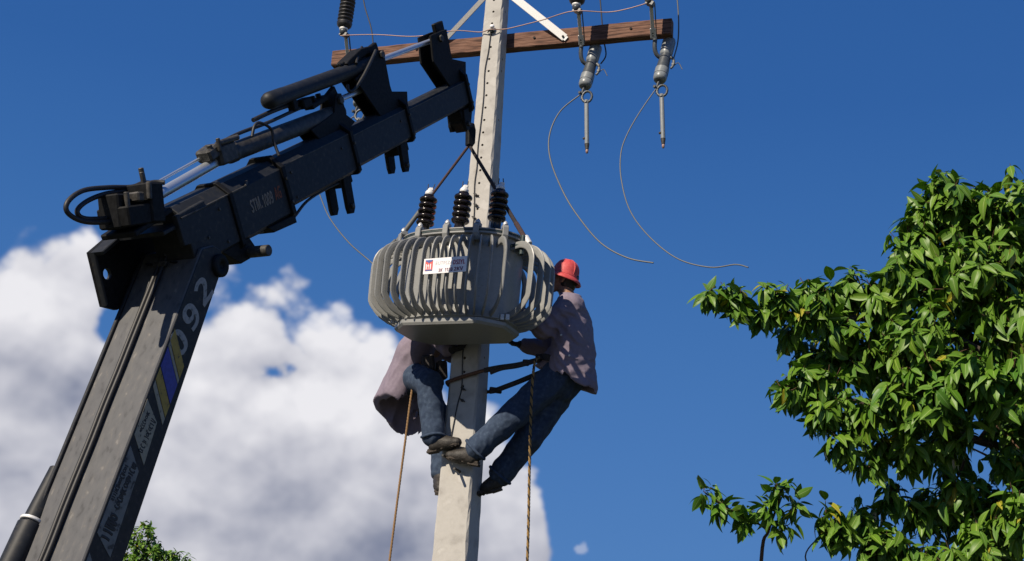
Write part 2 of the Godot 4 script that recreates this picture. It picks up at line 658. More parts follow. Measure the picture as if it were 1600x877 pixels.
func make_materials() -> void:
	M.relief = noise_tex(0.03, [], 512, 6, 4)
	surf("concrete", [[0.1, c3(0.36, 0.345, 0.32)], [0.24, c3(0.42, 0.405, 0.378)], [0.38, c3(0.45, 0.435, 0.405)], [0.55, c3(0.465, 0.45, 0.42)], [0.72, c3(0.44, 0.425, 0.395)], [0.88, c3(0.51, 0.495, 0.465)]], 0.9, 0.9, 0.011, 0.1)
	surf("concrete_chipped", tones(c3(0.34, 0.31, 0.27), 0.35), 0.95, 6.0, 0.03, 0.8)
	surf("timber", [[0.2, c3(0.045, 0.022, 0.015)], [0.38, c3(0.12, 0.058, 0.038)], [0.55, c3(0.165, 0.082, 0.054)], [0.7, c3(0.21, 0.115, 0.08)], [0.85, c3(0.12, 0.06, 0.04)]], 0.88, 1.0, 0.02, 0.15, 0.0, Vector3(0.35, 5.0, 5.0), 9)
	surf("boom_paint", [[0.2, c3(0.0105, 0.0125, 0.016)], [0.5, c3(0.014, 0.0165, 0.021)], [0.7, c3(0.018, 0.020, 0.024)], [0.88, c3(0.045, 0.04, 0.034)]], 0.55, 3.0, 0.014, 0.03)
	surf("grey_paint", [[0.12, c3(0.035, 0.036, 0.04)], [0.26, c3(0.064, 0.066, 0.072)], [0.5, c3(0.075, 0.077, 0.083)], [0.72, c3(0.082, 0.083, 0.088)], [0.82, c3(0.1, 0.095, 0.09)], [0.9, c3(0.17, 0.162, 0.155)]], 0.6, 2.2, 0.016, 0.03, 0.0, Vector3(1, 0.55, 1), 21)
	surf("dusty_steel", [[0.25, c3(0.022, 0.021, 0.02)], [0.5, c3(0.042, 0.04, 0.036)], [0.75, c3(0.075, 0.068, 0.058)]], 0.55, 3.0, 0.014, 0.08)
	surf("black_steel", tones(c3(0.008, 0.0085, 0.0095), 0.4), 0.62, 3.0, 0.02, 0.03)
	surf("rubber", tones(c3(0.016, 0.016, 0.017), 0.35), 0.55, 6.0, 0.02)
	surf("chrome", [[0.0, c3(0.62, 0.66, 0.7)]], 0.32, 1.0, 0.01, 0.0, 0.75)
	surf("galvanised", [[0.25, c3(0.42, 0.42, 0.41)], [0.5, c3(0.55, 0.55, 0.54)], [0.75, c3(0.66, 0.66, 0.65)]], 0.5, 9.0, 0.02, 0.03, 0.45)
	surf("brace_grey", [[0.25, c3(0.2, 0.2, 0.2)], [0.75, c3(0.27, 0.27, 0.265)]], 0.6, 6.0, 0.02)
	surf("white_metal", [[0.25, c3(0.66, 0.66, 0.65)], [0.75, c3(0.8, 0.8, 0.79)]], 0.45, 9.0, 0.02, 0.03, 0.1)
	surf("tank_paint", [[0.2, c3(0.23, 0.235, 0.23)], [0.45, c3(0.255, 0.26, 0.255)], [0.7, c3(0.265, 0.27, 0.265)], [0.88, c3(0.22, 0.215, 0.2)]], 0.36, 3.0, 0.012, 0.01)
	surf("gasket", tones(c3(0.03, 0.05, 0.052), 0.3), 0.5, 3.0)
	surf("porcelain", [[0.3, c3(0.0075, 0.0055, 0.0055)], [0.7, c3(0.013, 0.009, 0.0085)]], 0.2, 4.0)
	M.black_steel.metallic_specular = 0.3
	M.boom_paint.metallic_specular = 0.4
	surf("polymer", tones(c3(0.022, 0.022, 0.024), 0.3), 0.45, 4.0)
	surf("cutout_grey", [[0.3, c3(0.19, 0.21, 0.22)], [0.7, c3(0.23, 0.25, 0.26)]], 0.35, 6.0)
	surf("cutout_dark", tones(c3(0.055, 0.065, 0.075), 0.2), 0.4, 6.0)
	surf("copper", [[0.0, c3(0.36, 0.23, 0.19)]], 0.5, 1.0, 0.02, 0.0, 0.2)
	surf("wire_grey", [[0.0, c3(0.105, 0.115, 0.12)]], 0.5)
	surf("wire_dark", [[0.0, c3(0.03, 0.03, 0.032)]], 0.6)
	surf("sling", tones(c3(0.075, 0.045, 0.045), 0.5), 0.9, 20.0, 0.03, 0.3)
	surf("sling_dark", tones(c3(0.04, 0.032, 0.034), 0.5), 0.85, 20.0, 0.03, 0.3)
	surf("rope_yellow", tones(c3(0.27, 0.165, 0.055), 0.3), 0.9, 30.0, 0.03)
	surf("rope_black", tones(c3(0.025, 0.022, 0.02), 0.3), 0.9, 30.0, 0.03)
	surf("rope_orange", tones(c3(0.25, 0.15, 0.07), 0.35), 0.9, 30.0, 0.03)
	surf("jacket", [[0.2, c3(0.195, 0.16, 0.21)], [0.5, c3(0.213, 0.176, 0.226)], [0.8, c3(0.23, 0.192, 0.242)]], 0.9, 3.0, 0.016, 0.03)
	surf("lining", tones(c3(0.03, 0.03, 0.036), 0.2), 0.95, 3.0)
	surf("denim", [[0.2, c3(0.018, 0.033, 0.067)], [0.5, c3(0.027, 0.047, 0.088)], [0.72, c3(0.038, 0.062, 0.107)], [0.9, c3(0.068, 0.095, 0.145)]], 0.9, 3.0, 0.014, 0.03)
	surf("leather", [[0.2, c3(0.014, 0.012, 0.01)], [0.6, c3(0.027, 0.023, 0.02)], [0.85, c3(0.055, 0.047, 0.04)]], 0.6, 8.0, 0.02, 0.15)
	surf("sole", tones(c3(0.05, 0.04, 0.032), 0.4), 0.85, 8.0, 0.02, 0.2)
	surf("glove", tones(c3(0.02, 0.02, 0.023), 0.4), 0.8, 8.0, 0.02, 0.2)
	surf("skin", tones(c3(0.30, 0.155, 0.095), 0.15), 0.55, 6.0)
	surf("hair", tones(c3(0.01, 0.008, 0.007), 0.3), 0.5, 30.0)
	surf("helmet", [[0.2, c3(0.5, 0.055, 0.055)], [0.5, c3(0.58, 0.07, 0.068)], [0.86, c3(0.62, 0.12, 0.11)]], 0.58, 6.0, 0.012)
	surf("strap", tones(c3(0.04, 0.035, 0.035), 0.4), 0.85, 12.0)
	surf("strap_brown", tones(c3(0.12, 0.06, 0.035), 0.4), 0.85, 12.0)
	surf("bark", [[0.2, c3(0.04, 0.03, 0.022)], [0.6, c3(0.085, 0.065, 0.05)], [0.85, c3(0.14, 0.11, 0.085)]], 0.95, 2.0, 0.02, 0.6)
	surf("twig", tones(c3(0.10, 0.055, 0.03), 0.3), 0.9, 8.0)
	surf("grass_ground", [[0.2, c3(0.024, 0.03, 0.014)], [0.5, c3(0.038, 0.044, 0.022)], [0.8, c3(0.055, 0.05, 0.036)]], 0.98, 0.12, 0.02)
	surf("number_white", [[0.14, c3(0.10, 0.105, 0.105)], [0.24, c3(0.24, 0.245, 0.245)], [0.6, c3(0.3, 0.3, 0.295)]], 0.6, 3.0, 0.02)
	surf("decal_yellow", [[0.15, c3(0.05, 0.045, 0.03)], [0.22, c3(0.3, 0.21, 0.04)], [0.7, c3(0.37, 0.26, 0.05)]], 0.6, 3.0, 0.02, 0.0, 0.0, Vector3.ONE, 5)
	surf("decal_cream", [[0.15, c3(0.05, 0.05, 0.04)], [0.22, c3(0.27, 0.25, 0.19)], [0.7, c3(0.32, 0.295, 0.225)]], 0.6, 3.0, 0.02, 0.0, 0.0, Vector3.ONE, 6)
	surf("decal_blue", tones(c3(0.035, 0.045, 0.30), 0.12), 0.5, 6.0)
	surf("decal_pale", [[0.16, c3(0.03, 0.033, 0.036)], [0.24, c3(0.12, 0.127, 0.127)], [0.5, c3(0.155, 0.163, 0.16)], [0.8, c3(0.17, 0.178, 0.175)]], 0.6, 2.5, 0.012, 0.0, 0.0, Vector3.ONE, 8)
	surf("ink", tones(c3(0.02, 0.022, 0.026), 0.2), 0.6, 6.0)
	surf("text_pale", [[0.25, c3(0.03, 0.03, 0.03)], [0.4, c3(0.22, 0.18, 0.14)], [0.7, c3(0.3, 0.25, 0.2)]], 0.6, 16.0, 0.03)
	surf("text_rust", tones(c3(0.2, 0.055, 0.025), 0.3), 0.7, 10.0)
	surf("plate_white", [[0.2, c3(0.78, 0.77, 0.79)], [0.7, c3(0.84, 0.83, 0.85)]], 0.4, 5.0)
	surf("print_red", [[0.0, c3(0.62, 0.075, 0.07)]], 0.45)
	surf("print_blue", [[0.0, c3(0.04, 0.085, 0.33)]], 0.45)
	surf("print_purple", tones(c3(0.16, 0.03, 0.09), 0.4), 0.45, 30.0)
	surf("print_crimson", tones(c3(0.34, 0.03, 0.08), 0.3), 0.45, 30.0)
	surf("print_grey", [[0.0, c3(0.5, 0.49, 0.53)]], 0.45)

# ------------------------------------------------------------------ ground
func make_ground() -> void:
	var p := PlaneMesh.new()
	p.size = Vector2(1200, 1200)
	var o := MeshInstance3D.new()
	o.name = "ground"
	o.mesh = p
	o.material_override = M.grass_ground
	tag(o, "grassy earth around the pole", "", "", "structure")
	add_child(o)

# ------------------------------------------------------------------ pole (frame: x along the crossarm, z towards the viewer's side)
func pole_half(y: float) -> float:
	return 0.5 * (0.163 + (7.28 - y) * 0.0233)

func make_pole() -> void:
	var t := thing("utility_pole", pole_frame(), Vector3.ZERO, "tall tapered square concrete utility pole with a row of bolt holes", "utility pole")
	var st := sm()
	var rings := []
	var steps := 130
	for i in steps + 1:
		var y := 8.45 * i / steps
		var h := pole_half(y)
		var ring := PackedVector3Array()
		for q in 4:
			var ca := 0.012 + rng.randf_range(-0.004, 0.007)
			var cb := 0.012 + rng.randf_range(-0.004, 0.007)
			if q == 0 or q == 3:
				ca += absf(sin(y * 9.0 + q) * sin(y * 23.0)) * 0.007
			var turn := Basis(Vector3.UP, PI * 0.5 * q)
			ring.append(turn * Vector3(h, y, h - ca))
			ring.append(turn * Vector3(h - cb, y, h))
		# order corners as one loop
		var loop := PackedVector3Array()
		for q in 4:
			loop.append(ring[2 * q + 1])
			loop.append(ring[2 * q])
		rings.append(loop)
	for i in steps:
		for k in 8:
			var j := (k + 1) % 8
			quad_out(st, rings[i][k], rings[i][j], rings[i + 1][j], rings[i + 1][k], Vector3(0, rings[i][k].y, 0))
	for e in [0, steps]:
		var mid := Vector3(0, rings[e][0].y, 0)
		for k in 8:
			var j := (k + 1) % 8
			var n: Vector3 = (rings[e][k] - mid).cross(rings[e][j] - mid)
			if (n.y < 0.0) == (e == 0):
				tri(st, mid, rings[e][k], rings[e][j])
			else:
				tri(st, mid, rings[e][j], rings[e][k])
	st.generate_normals()
	st.index()
	var shaft := CSGMesh3D.new()
	shaft.name = "shaft"
	shaft.mesh = st.commit()
	shaft.material = M.concrete
	t.add_child(shaft)
	var y := 3.74
	while y < 8.3:
		var hole := CSGCylinder3D.new()
		hole.name = "hole"
		hole.operation = CSGShape3D.OPERATION_SUBTRACTION
		hole.radius = 0.0105
		hole.height = 0.12
		hole.sides = 10
		hole.material = M.concrete_chipped
		hole.position = Vector3(rng.randf_range(-0.004, 0.004), y, pole_half(y))
		hole.rotation.x = PI / 2
		shaft.add_child(hole, true)
		if int(y * 100.0) % 3 == 0:
			var side := hole.duplicate()
			side.position = Vector3(pole_half(y), y + 0.03, 0.01)
			side.rotation = Vector3(0, 0, PI / 2)
			shaft.add_child(side, true)
		y += 0.1135
	# down-wire held to the front face
	st = sm()
	var pts := []
	for p in [[-0.004, 6.93], [-0.012, 6.76], [-0.03, 6.58], [-0.022, 6.34], [-0.027, 6.1], [-0.036, 5.88], [-0.03, 5.7], [-0.038, 5.54], [-0.02, 5.26], [-0.03, 4.9], [-0.012, 4.5], [-0.02, 4.12], [-0.006, 3.85], [-0.03, 3.7], [-0.06, 3.45]]:
		pts.append(Vector3(p[0], p[1], pole_half(p[1]) + 0.007))
	tube(st, smooth_path(pts, 4), 0.0042, -1.0, 6)
	mk("ground_wire", st, M.wire_dark, t)
	for p in [[-0.004, 3.83], [-0.004, 3.74], [-0.022, 5.36], [-0.03, 5.45], [-0.03, 5.25]]:
		st = sm()
		var b := Vector3(p[0] + 0.012, p[1], pole_half(p[1]) - 0.004)
		bolt(st, b, Vector3.BACK, 0.011, 0.02)
		tube(st, smooth_path([b + Vector3(-0.02, 0.012, 0.012), b + Vector3(0, 0.004, 0.02), b + Vector3(0.022, -0.012, 0.014)], 3), 0.005, -1.0, 5)
		mk("wire_clip", st, M.wire_dark, t)
	# white spool with its wire wrap
	var f := pole_half(6.97)
	st = sm()
	lathe(st, along(Vector3(0.006, 6.965, f - 0.002), Vector3(0.016, 7.0, f + 0.05)), [[0.0, 0.0], [0.016, 0.0], [0.022, 0.012], [0.014, 0.024], [0.022, 0.036], [0.015, 0.05], [0.0, 0.052]], 12)
	mk("spool_insulator", st, M.plate_white, t)
	st = sm()
	bolt(st, Vector3(0.002, 6.95, f - 0.003), Vector3.BACK, 0.018, 0.035)
	tube(st, smooth_path([Vector3(-0.03, 6.94, f + 0.012), Vector3(0.0, 6.955, f + 0.032), Vector3(0.03, 6.945, f + 0.012)], 4), 0.006, -1.0, 6)
	mk("clamp", st, M.gasket, t)
	# flat steel braces up to the crossarm
	st = sm()
	bar(st, Vector3(0.075, 7.37, 0.045), Vector3(0.605, 6.915, -0.072), 0.066, 0.009, Vector3(0.65, 0.76, 0), 0.002)
	bar(st, Vector3(0.605, 6.915, -0.072), Vector3(0.62, 6.902, -0.074), 0.045, 0.009, Vector3(0.65, 0.76, 0), 0.002)
	mk("brace", st, M.white_metal, t)
	st = sm()
	bar(st, Vector3(-0.07, 7.37, 0.03), Vector3(-0.5, 6.99, -0.072), 0.05, 0.008, Vector3(-0.66, 0.75, 0), 0.002)
	mk("brace", st, M.brace_grey, t)
	st = sm()
	bolt(st, Vector3(0.59, 6.925, -0.068), Vector3.BACK, 0.011, 0.012)
	mk("bolt", st, M.black_steel, t)
	st = sm()
	box(st, Transform3D(Basis.IDENTITY, Vector3(0.098, 7.36, 0.045)), Vector3(0.05, 0.07, 0.06), 0.004)
	mk("brace_bracket", st, M.wire_grey, t)

func make_crossarm() -> void:
	var base := Vector3(0, 6.85, -0.13)
	var t := thing("crossarm", pole_frame(), base, "weathered brown wooden crossarm bolted behind the concrete pole", "crossarm")
	var st := sm()
	# a sawn beam with slightly wavy faces
	var n := 40
	var rings := []
	for i in n + 1:
		var u := lerpf(-1.57, 1.51, float(i) / n)
		var ring := PackedVector3Array()
		var h := Vector2(0.045, 0.073)
		for c in [[1, -1, 0], [1, 1, 1], [1, 1, 0], [-1, 1, 1], [-1, 1, 0], [-1, -1, 1], [-1, -1, 0], [1, -1, 1]]:
			var b := 0.005 + rng.randf() * 0.004
			var z: float = c[0] * h.x
			var y: float = c[1] * h.y
			# alternate chamfer points of one loop
			if c[2] == 0:
				if c[0] * c[1] > 0:
					z -= c[0] * b
				else:
					y -= c[1] * b
			else:
				if c[0] * c[1] > 0:
					y -= c[1] * b
				else:
					z -= c[0] * b
			ring.append(Vector3(u, 6.945 + y + sin(u * 7.0) * 0.0015, -0.13 + z + rng.randf_range(-0.0012, 0.0012)))
		rings.append(ring)
	# loop order: front bottom, front top, top front, top back, back top, back bottom, bottom back, bottom front
	for i in n:
		for k in 8:
			var j := (k + 1) % 8
			quad_out(st, rings[i][k], rings[i][j], rings[i + 1][j], rings[i + 1][k], Vector3(rings[i][k].x, 6.945, -0.13))
	for e in [0, n]:
		var mid := Vector3(rings[e][0].x, 6.945, -0.13)
		for k in 8:
			tri(st, mid, rings[e][k], rings[e][(k + 1) % 8])
	mk("beam", st, M.timber, t)
	for u in [0.0, 0.03, 0.33, 1.17, -0.75]:
		st = sm()
		bolt(st, Vector3(u, 6.95, -0.086), Vector3.BACK, 0.012, 0.009)
		mk("bolt", st, M.black_steel, t)

const ARRESTERS := [[-1.335, "black ribbed arrester at the crossarm end above the crane cylinder", -1.385], [0.77, "black ribbed arrester on the crossarm nearest the pole, cut by the frame", 0.752], [1.378, "black ribbed arrester at the crossarm's outer end away from the crane", 1.364]]
const CUTOUTS := [[-1.265, "grey fuse cutout half hidden behind the crane boom"], [0.79, "grey open fuse cutout hanging below the crossarm nearer the pole"], [1.42, "grey open fuse cutout hanging from the far end of the crossarm"]]

func make_line_hardware() -> void:
	for i in 3:
		var u: float = ARRESTERS[i][0]
		var ub: float = ARRESTERS[i][2]
		var z := 0.2
		var t := thing("surge_arrester", pole_frame(), Vector3(ub, 6.85, -0.075), ARRESTERS[i][1], "arrester", "surge arresters along the crossarm")
		var lean := Transform3D(Basis(Vector3.FORWARD, 0.04), Vector3(u, 7.055, z))
		var prof := [[0.0, 0.0], [0.03, 0.0], [0.042, 0.008], [0.062, 0.028], [0.066, 0.04]]
		for k in 7:
			var y := 0.05 + k * 0.035
			prof.append_array([[0.066, y], [0.0685, y + 0.006], [0.067, y + 0.012], [0.05, y + 0.02], [0.048, y + 0.028]])
		prof.append_array([[0.064, 0.30], [0.062, 0.312], [0.032, 0.318], [0.032, 0.40], [0.0, 0.402]])
		var st := sm()
		lathe(st, lean, prof, 26)
		mk("housing", st, M.polymer, t)
		st = sm()
		lathe(st, lean, [[0.032, -0.012], [0.038, -0.006], [0.038, 0.006], [0.028, 0.012]], 18)
		mk("collar", st, M.white_metal, t)
		st = sm()
		lathe(st, lean, [[0.0, -0.055], [0.024, -0.055], [0.034, -0.03], [0.034, -0.012], [0.0, -0.01]], 16)
		box(st, Transform3D(Basis(Vector3.FORWARD, 0.5), Vector3(u + 0.012, 7.005, z - 0.01)), Vector3(0.065, 0.045, 0.05), 0.006)
		bolt(st, Vector3(u - 0.02, 6.995, z + 0.01), Vector3.BACK, 0.01, 0.016)
		mk("clamp", st, M.cutout_dark, t)
		st = sm()
		var a := Vector3(ub, 6.835, -0.076)
		var b := Vector3(u + 0.012, 7.0, z - 0.03)
		bar(st, a, a.lerp(b, 0.3), 0.046, 0.009, Vector3.RIGHT, 0.002)
		bar(st, a.lerp(b, 0.29), b, 0.03, 0.0075, Vector3.RIGHT, 0.002)
		mk("mounting_plate", st, M.white_metal, t)
		st = sm()
		bar(st, Vector3(ub + 0.026, 6.86, -0.078), b + Vector3(0.03, 0.01, 0), 0.03, 0.007, Vector3.UP, 0.002)
		mk("strut", st, M.cutout_dark, t)
		for k in 2:
			st = sm()
			bolt(st, a.lerp(b, 0.05 + k * 0.08) + Vector3(0, 0.002, 0.004), Vector3(0, 0.5, 0.6).normalized(), 0.008, 0.008)
			mk("bolt", st, M.black_steel, t)
	for i in 3:
		var u: float = CUTOUTS[i][0]
		var t := thing("fuse_cutout", pole_frame(), Vector3(u, 6.3, -0.1), CUTOUTS[i][1], "fuse cutout", "open fuse cutouts under the crossarm")
		var top := Vector3(u + 0.055, 6.89, -0.21)
		var bot := Vector3(u, 6.45, -0.1)
		var ax := along(bot, top)
		var l := (top - bot).length()
		var st := sm()
		lathe(st, ax, [[0.046, l * 0.60], [0.054, l * 0.64], [0.056, l * 0.92], [0.05, l * 0.97], [0.03, l], [0.0, l]], 22)
		mk("upper_housing", st, M.cutout_grey, t)
		st = sm()
		lathe(st, ax, [[0.056, l * 0.27], [0.052, l * 0.34], [0.049, l * 0.45], [0.047, l * 0.6]], 22)
		mk("waist", st, M.cutout_dark, t)
		st = sm()
		lathe(st, ax, [[0.058, l * 0.145], [0.0575, l * 0.275]], 22)
		mk("band", st, M.cutout_grey, t)
		st = sm()
		lathe(st, ax, [[0.0, l * 0.03], [0.03, 0.0], [0.047, l * 0.01], [0.056, l * 0.06], [0.057, l * 0.135], [0.0545, l * 0.145]], 22)
		mk("cup", st, M.cutout_grey, t)
		st = sm()
		tube(st, smooth_path([Vector3(u - 0.045, 6.86, -0.1), Vector3(u - 0.05, 6.77, -0.11), Vector3(u - 0.035, 6.71, -0.13), Vector3(u + 0.01, 6.68, -0.16)], 5), 0.015, 0.013, 8, 1.3)
		mk("mounting_arm", st, M.cutout_dark, t)
		st = sm()
		var sp := ax * Vector3(0.075, l * 0.5, 0.0)
		tube(st, smooth_path([ax * Vector3(0.05, l * 0.56, 0), sp, ax * Vector3(0.085, l * 0.38, 0), ax * Vector3(0.07, l * 0.3, 0)], 4), 0.014, 0.01, 7)
		bolt(st, sp + Vector3(0.0, -0.05, 0.012), Vector3.BACK, 0.013, 0.014)
		tube(st, smooth_path([sp + Vector3(0, -0.06, 0), sp + Vector3(0.04, -0.03, 0), sp + Vector3(0.075, -0.095, 0)], 3), 0.004, -1.0, 5)
		mk("upper_contact", st, M.wire_grey, t)
		st = sm()
		var ring := []
		for k in 15:
			var a := TAU * k / 14.0
			ring.append(Vector3(u + 0.026 + cos(a) * 0.042, 6.36 + sin(a) * 0.05, -0.1))
		tube(st, PackedVector3Array(ring), 0.011, -1.0, 7)
		tube(st, smooth_path([bot, Vector3(u - 0.015, 6.41, -0.1), Vector3(u - 0.02, 6.34, -0.1)], 4), 0.014, 0.01, 7)
		bolt(st, Vector3(u - 0.03, 6.395, -0.092), Vector3(-0.3, 0, 1).normalized(), 0.014, 0.018)
		bolt(st, Vector3(u + 0.02, 6.31, -0.092), Vector3.BACK, 0.013, 0.016)
		mk("hinge", st, M.cutout_dark, t)
		st = sm()
		var low := Vector3(u + 0.045, 5.93, -0.1)
		rod(st, Vector3(u + 0.022, 6.33, -0.1), low, 0.019, 14)
		mk("fuse_tube", st, M.cutout_grey, t)
		st = sm()
		rod(st, low + Vector3(0, 0.005, 0), low + Vector3(0.003, -0.05, 0), 0.021, 12, 0.014)
		mk("tube_cap", st, M.dusty_steel, t)
		st = sm()
		bolt(st, low + Vector3(-0.014, 0.05, 0.008), Vector3.LEFT, 0.01, 0.018)
		mk("latch", st, M.dusty_steel, t)
		st = sm()
		lathe(st, along(low + Vector3(0.003, -0.05, 0), low + Vector3(0.004, -0.09, 0)), [[0.012, 0.0], [0.013, 0.012], [0.009, 0.03], [0.0, 0.032]], 10)
		mk("ferrule", st, M.copper, t)
	# leads
	lead("fuse_lead", "grey cable curving down from the cutout nearer the pole to the worker's side", [[0.76, 6.38, -0.09], [0.6, 6.23, -0.07], [0.53, 6.01, -0.04], [0.56, 5.77, -0.01], [0.69, 5.47, 0.02], [0.84, 5.23, 0.06], [1.04, 4.99, 0.09], [1.26, 4.85, 0.12], [1.47, 4.79, 0.15]], 0.0062, "wire_grey", "loose fuse leads")
	lead("fuse_lead", "grey cable sweeping from the outer cutout to the tip of the tree branch", [[1.405, 6.39, -0.09], [1.28, 6.17, -0.06], [1.19, 5.96, -0.02], [1.15, 5.78, 0.01], [1.17, 5.54, 0.05], [1.26, 5.25, 0.09], [1.43, 5.01, 0.12], [1.66, 4.81, 0.16], [1.91, 4.72, 0.2], [2.1, 4.72, 0.24], [2.2, 4.68, 0.28]], 0.0052, "wire_grey", "loose fuse leads")
	lead("fuse_lead", "grey cable running from behind the boom to the transformer's side tubes", [[-1.27, 6.37, -0.1], [-1.5, 6.2, -0.1], [-1.68, 6.0, -0.1], [-1.65, 5.8, -0.1], [-1.55, 5.65, -0.1], [-1.42, 5.41, -0.1], [-1.21, 5.17, -0.1], [-0.98, 4.98, -0.1], [-0.86, 4.86, -0.02]], 0.0055, "wire_grey", "loose fuse leads")
	lead("line_tap", "thin dark wire rising above the crossarm over the crane cylinder", [[-1.43, 7.8, -0.2], [-1.36, 7.52, -0.2], [-1.27, 7.28, -0.2], [-1.235, 7.1, -0.21], [-1.21, 6.89, -0.21]], 0.006, "wire_dark", "line taps above the crossarm")
	lead("line_tap", "thin dark wire rising above the cutout nearer the pole", [[0.83, 7.8, -0.2], [0.845, 7.5, -0.2], [0.875, 7.2, -0.21], [0.9, 6.96, -0.24], [0.93, 6.8, -0.22], [0.9, 6.7, -0.18]], 0.006, "wire_dark", "line taps above the crossarm")
	lead("line_tap", "thin wire rising past the crossarm's outer end", [[1.46, 7.8, -0.2], [1.5, 7.5, -0.2], [1.535, 7.2, -0.21], [1.545, 7.0, -0.22], [1.54, 6.85, -0.22], [1.52, 6.7, -0.18]], 0.006, "wire_grey", "line taps above the crossarm")
	lead("bonding_wire", "thin pinkish copper wire strung along the crossarm between the arresters", [[-1.35, 6.98, 0.22], [-1.22, 6.985, 0.2], [-1.0, 6.98, 0.17], [-0.66, 6.94, 0.15], [-0.33, 6.97, 0.13], [-0.1, 6.95, 0.1], [0.0, 6.95, 0.125], [0.1, 6.955, 0.1], [0.2, 6.95, 0.12], [0.47, 6.97, 0.16], [0.75, 6.985, 0.225], [1.03, 6.965, 0.19], [1.2, 6.97, 0.2], [1.37, 6.99, 0.225]], 0.0045, "copper", "")

func lead(called: String, label: String, pts: Array, r: float, mat: String, group: String) -> void:
	var v := []
	for p in pts:
		v.append(Vector3(p[0], p[1], p[2]))
	var t := thing(called, pole_frame(), v[v.size() - 1], label, "cable", group)
	var st := sm()
	tube(st, smooth_path(v, 8), r, -1.0, 8)
	mk("conductor", st, M[mat], t)

# ------------------------------------------------------------------ transformer
const TR := Vector3(0.085, 4.165, 0.58)      # middle of its bottom, pole frame

func tank_point(a: float, sx := 0.46, sz := 0.29) -> Vector2:
	var c := cos(a)
	var s := sin(a)
	var k := pow(pow(absf(c), 2.45) + pow(absf(s), 2.45), -1.0 / 2.45)
	return Vector2(c * k * sx, s * k * sz)

func tank_ring(st: SurfaceTool, x: Transform3D, rows: Array, group := 1) -> void:
	# rows: [sx, sz, y]
	var n := 56
	for i in rows.size() - 1:
		st.set_smooth_group(group + i)
		for k in n:
			var a0 := TAU * k / n
			var a1 := TAU * (k + 1) / n
			var p := [tank_point(a0, rows[i][0], rows[i][1]), tank_point(a1, rows[i][0], rows[i][1]), tank_point(a0, rows[i + 1][0], rows[i + 1][1]), tank_point(a1, rows[i + 1][0], rows[i + 1][1])]
			quad(st, x * Vector3(p[1].x, rows[i][2], p[1].y), x * Vector3(p[0].x, rows[i][2], p[0].y), x * Vector3(p[2].x, rows[i + 1][2], p[2].y), x * Vector3(p[3].x, rows[i + 1][2], p[3].y))

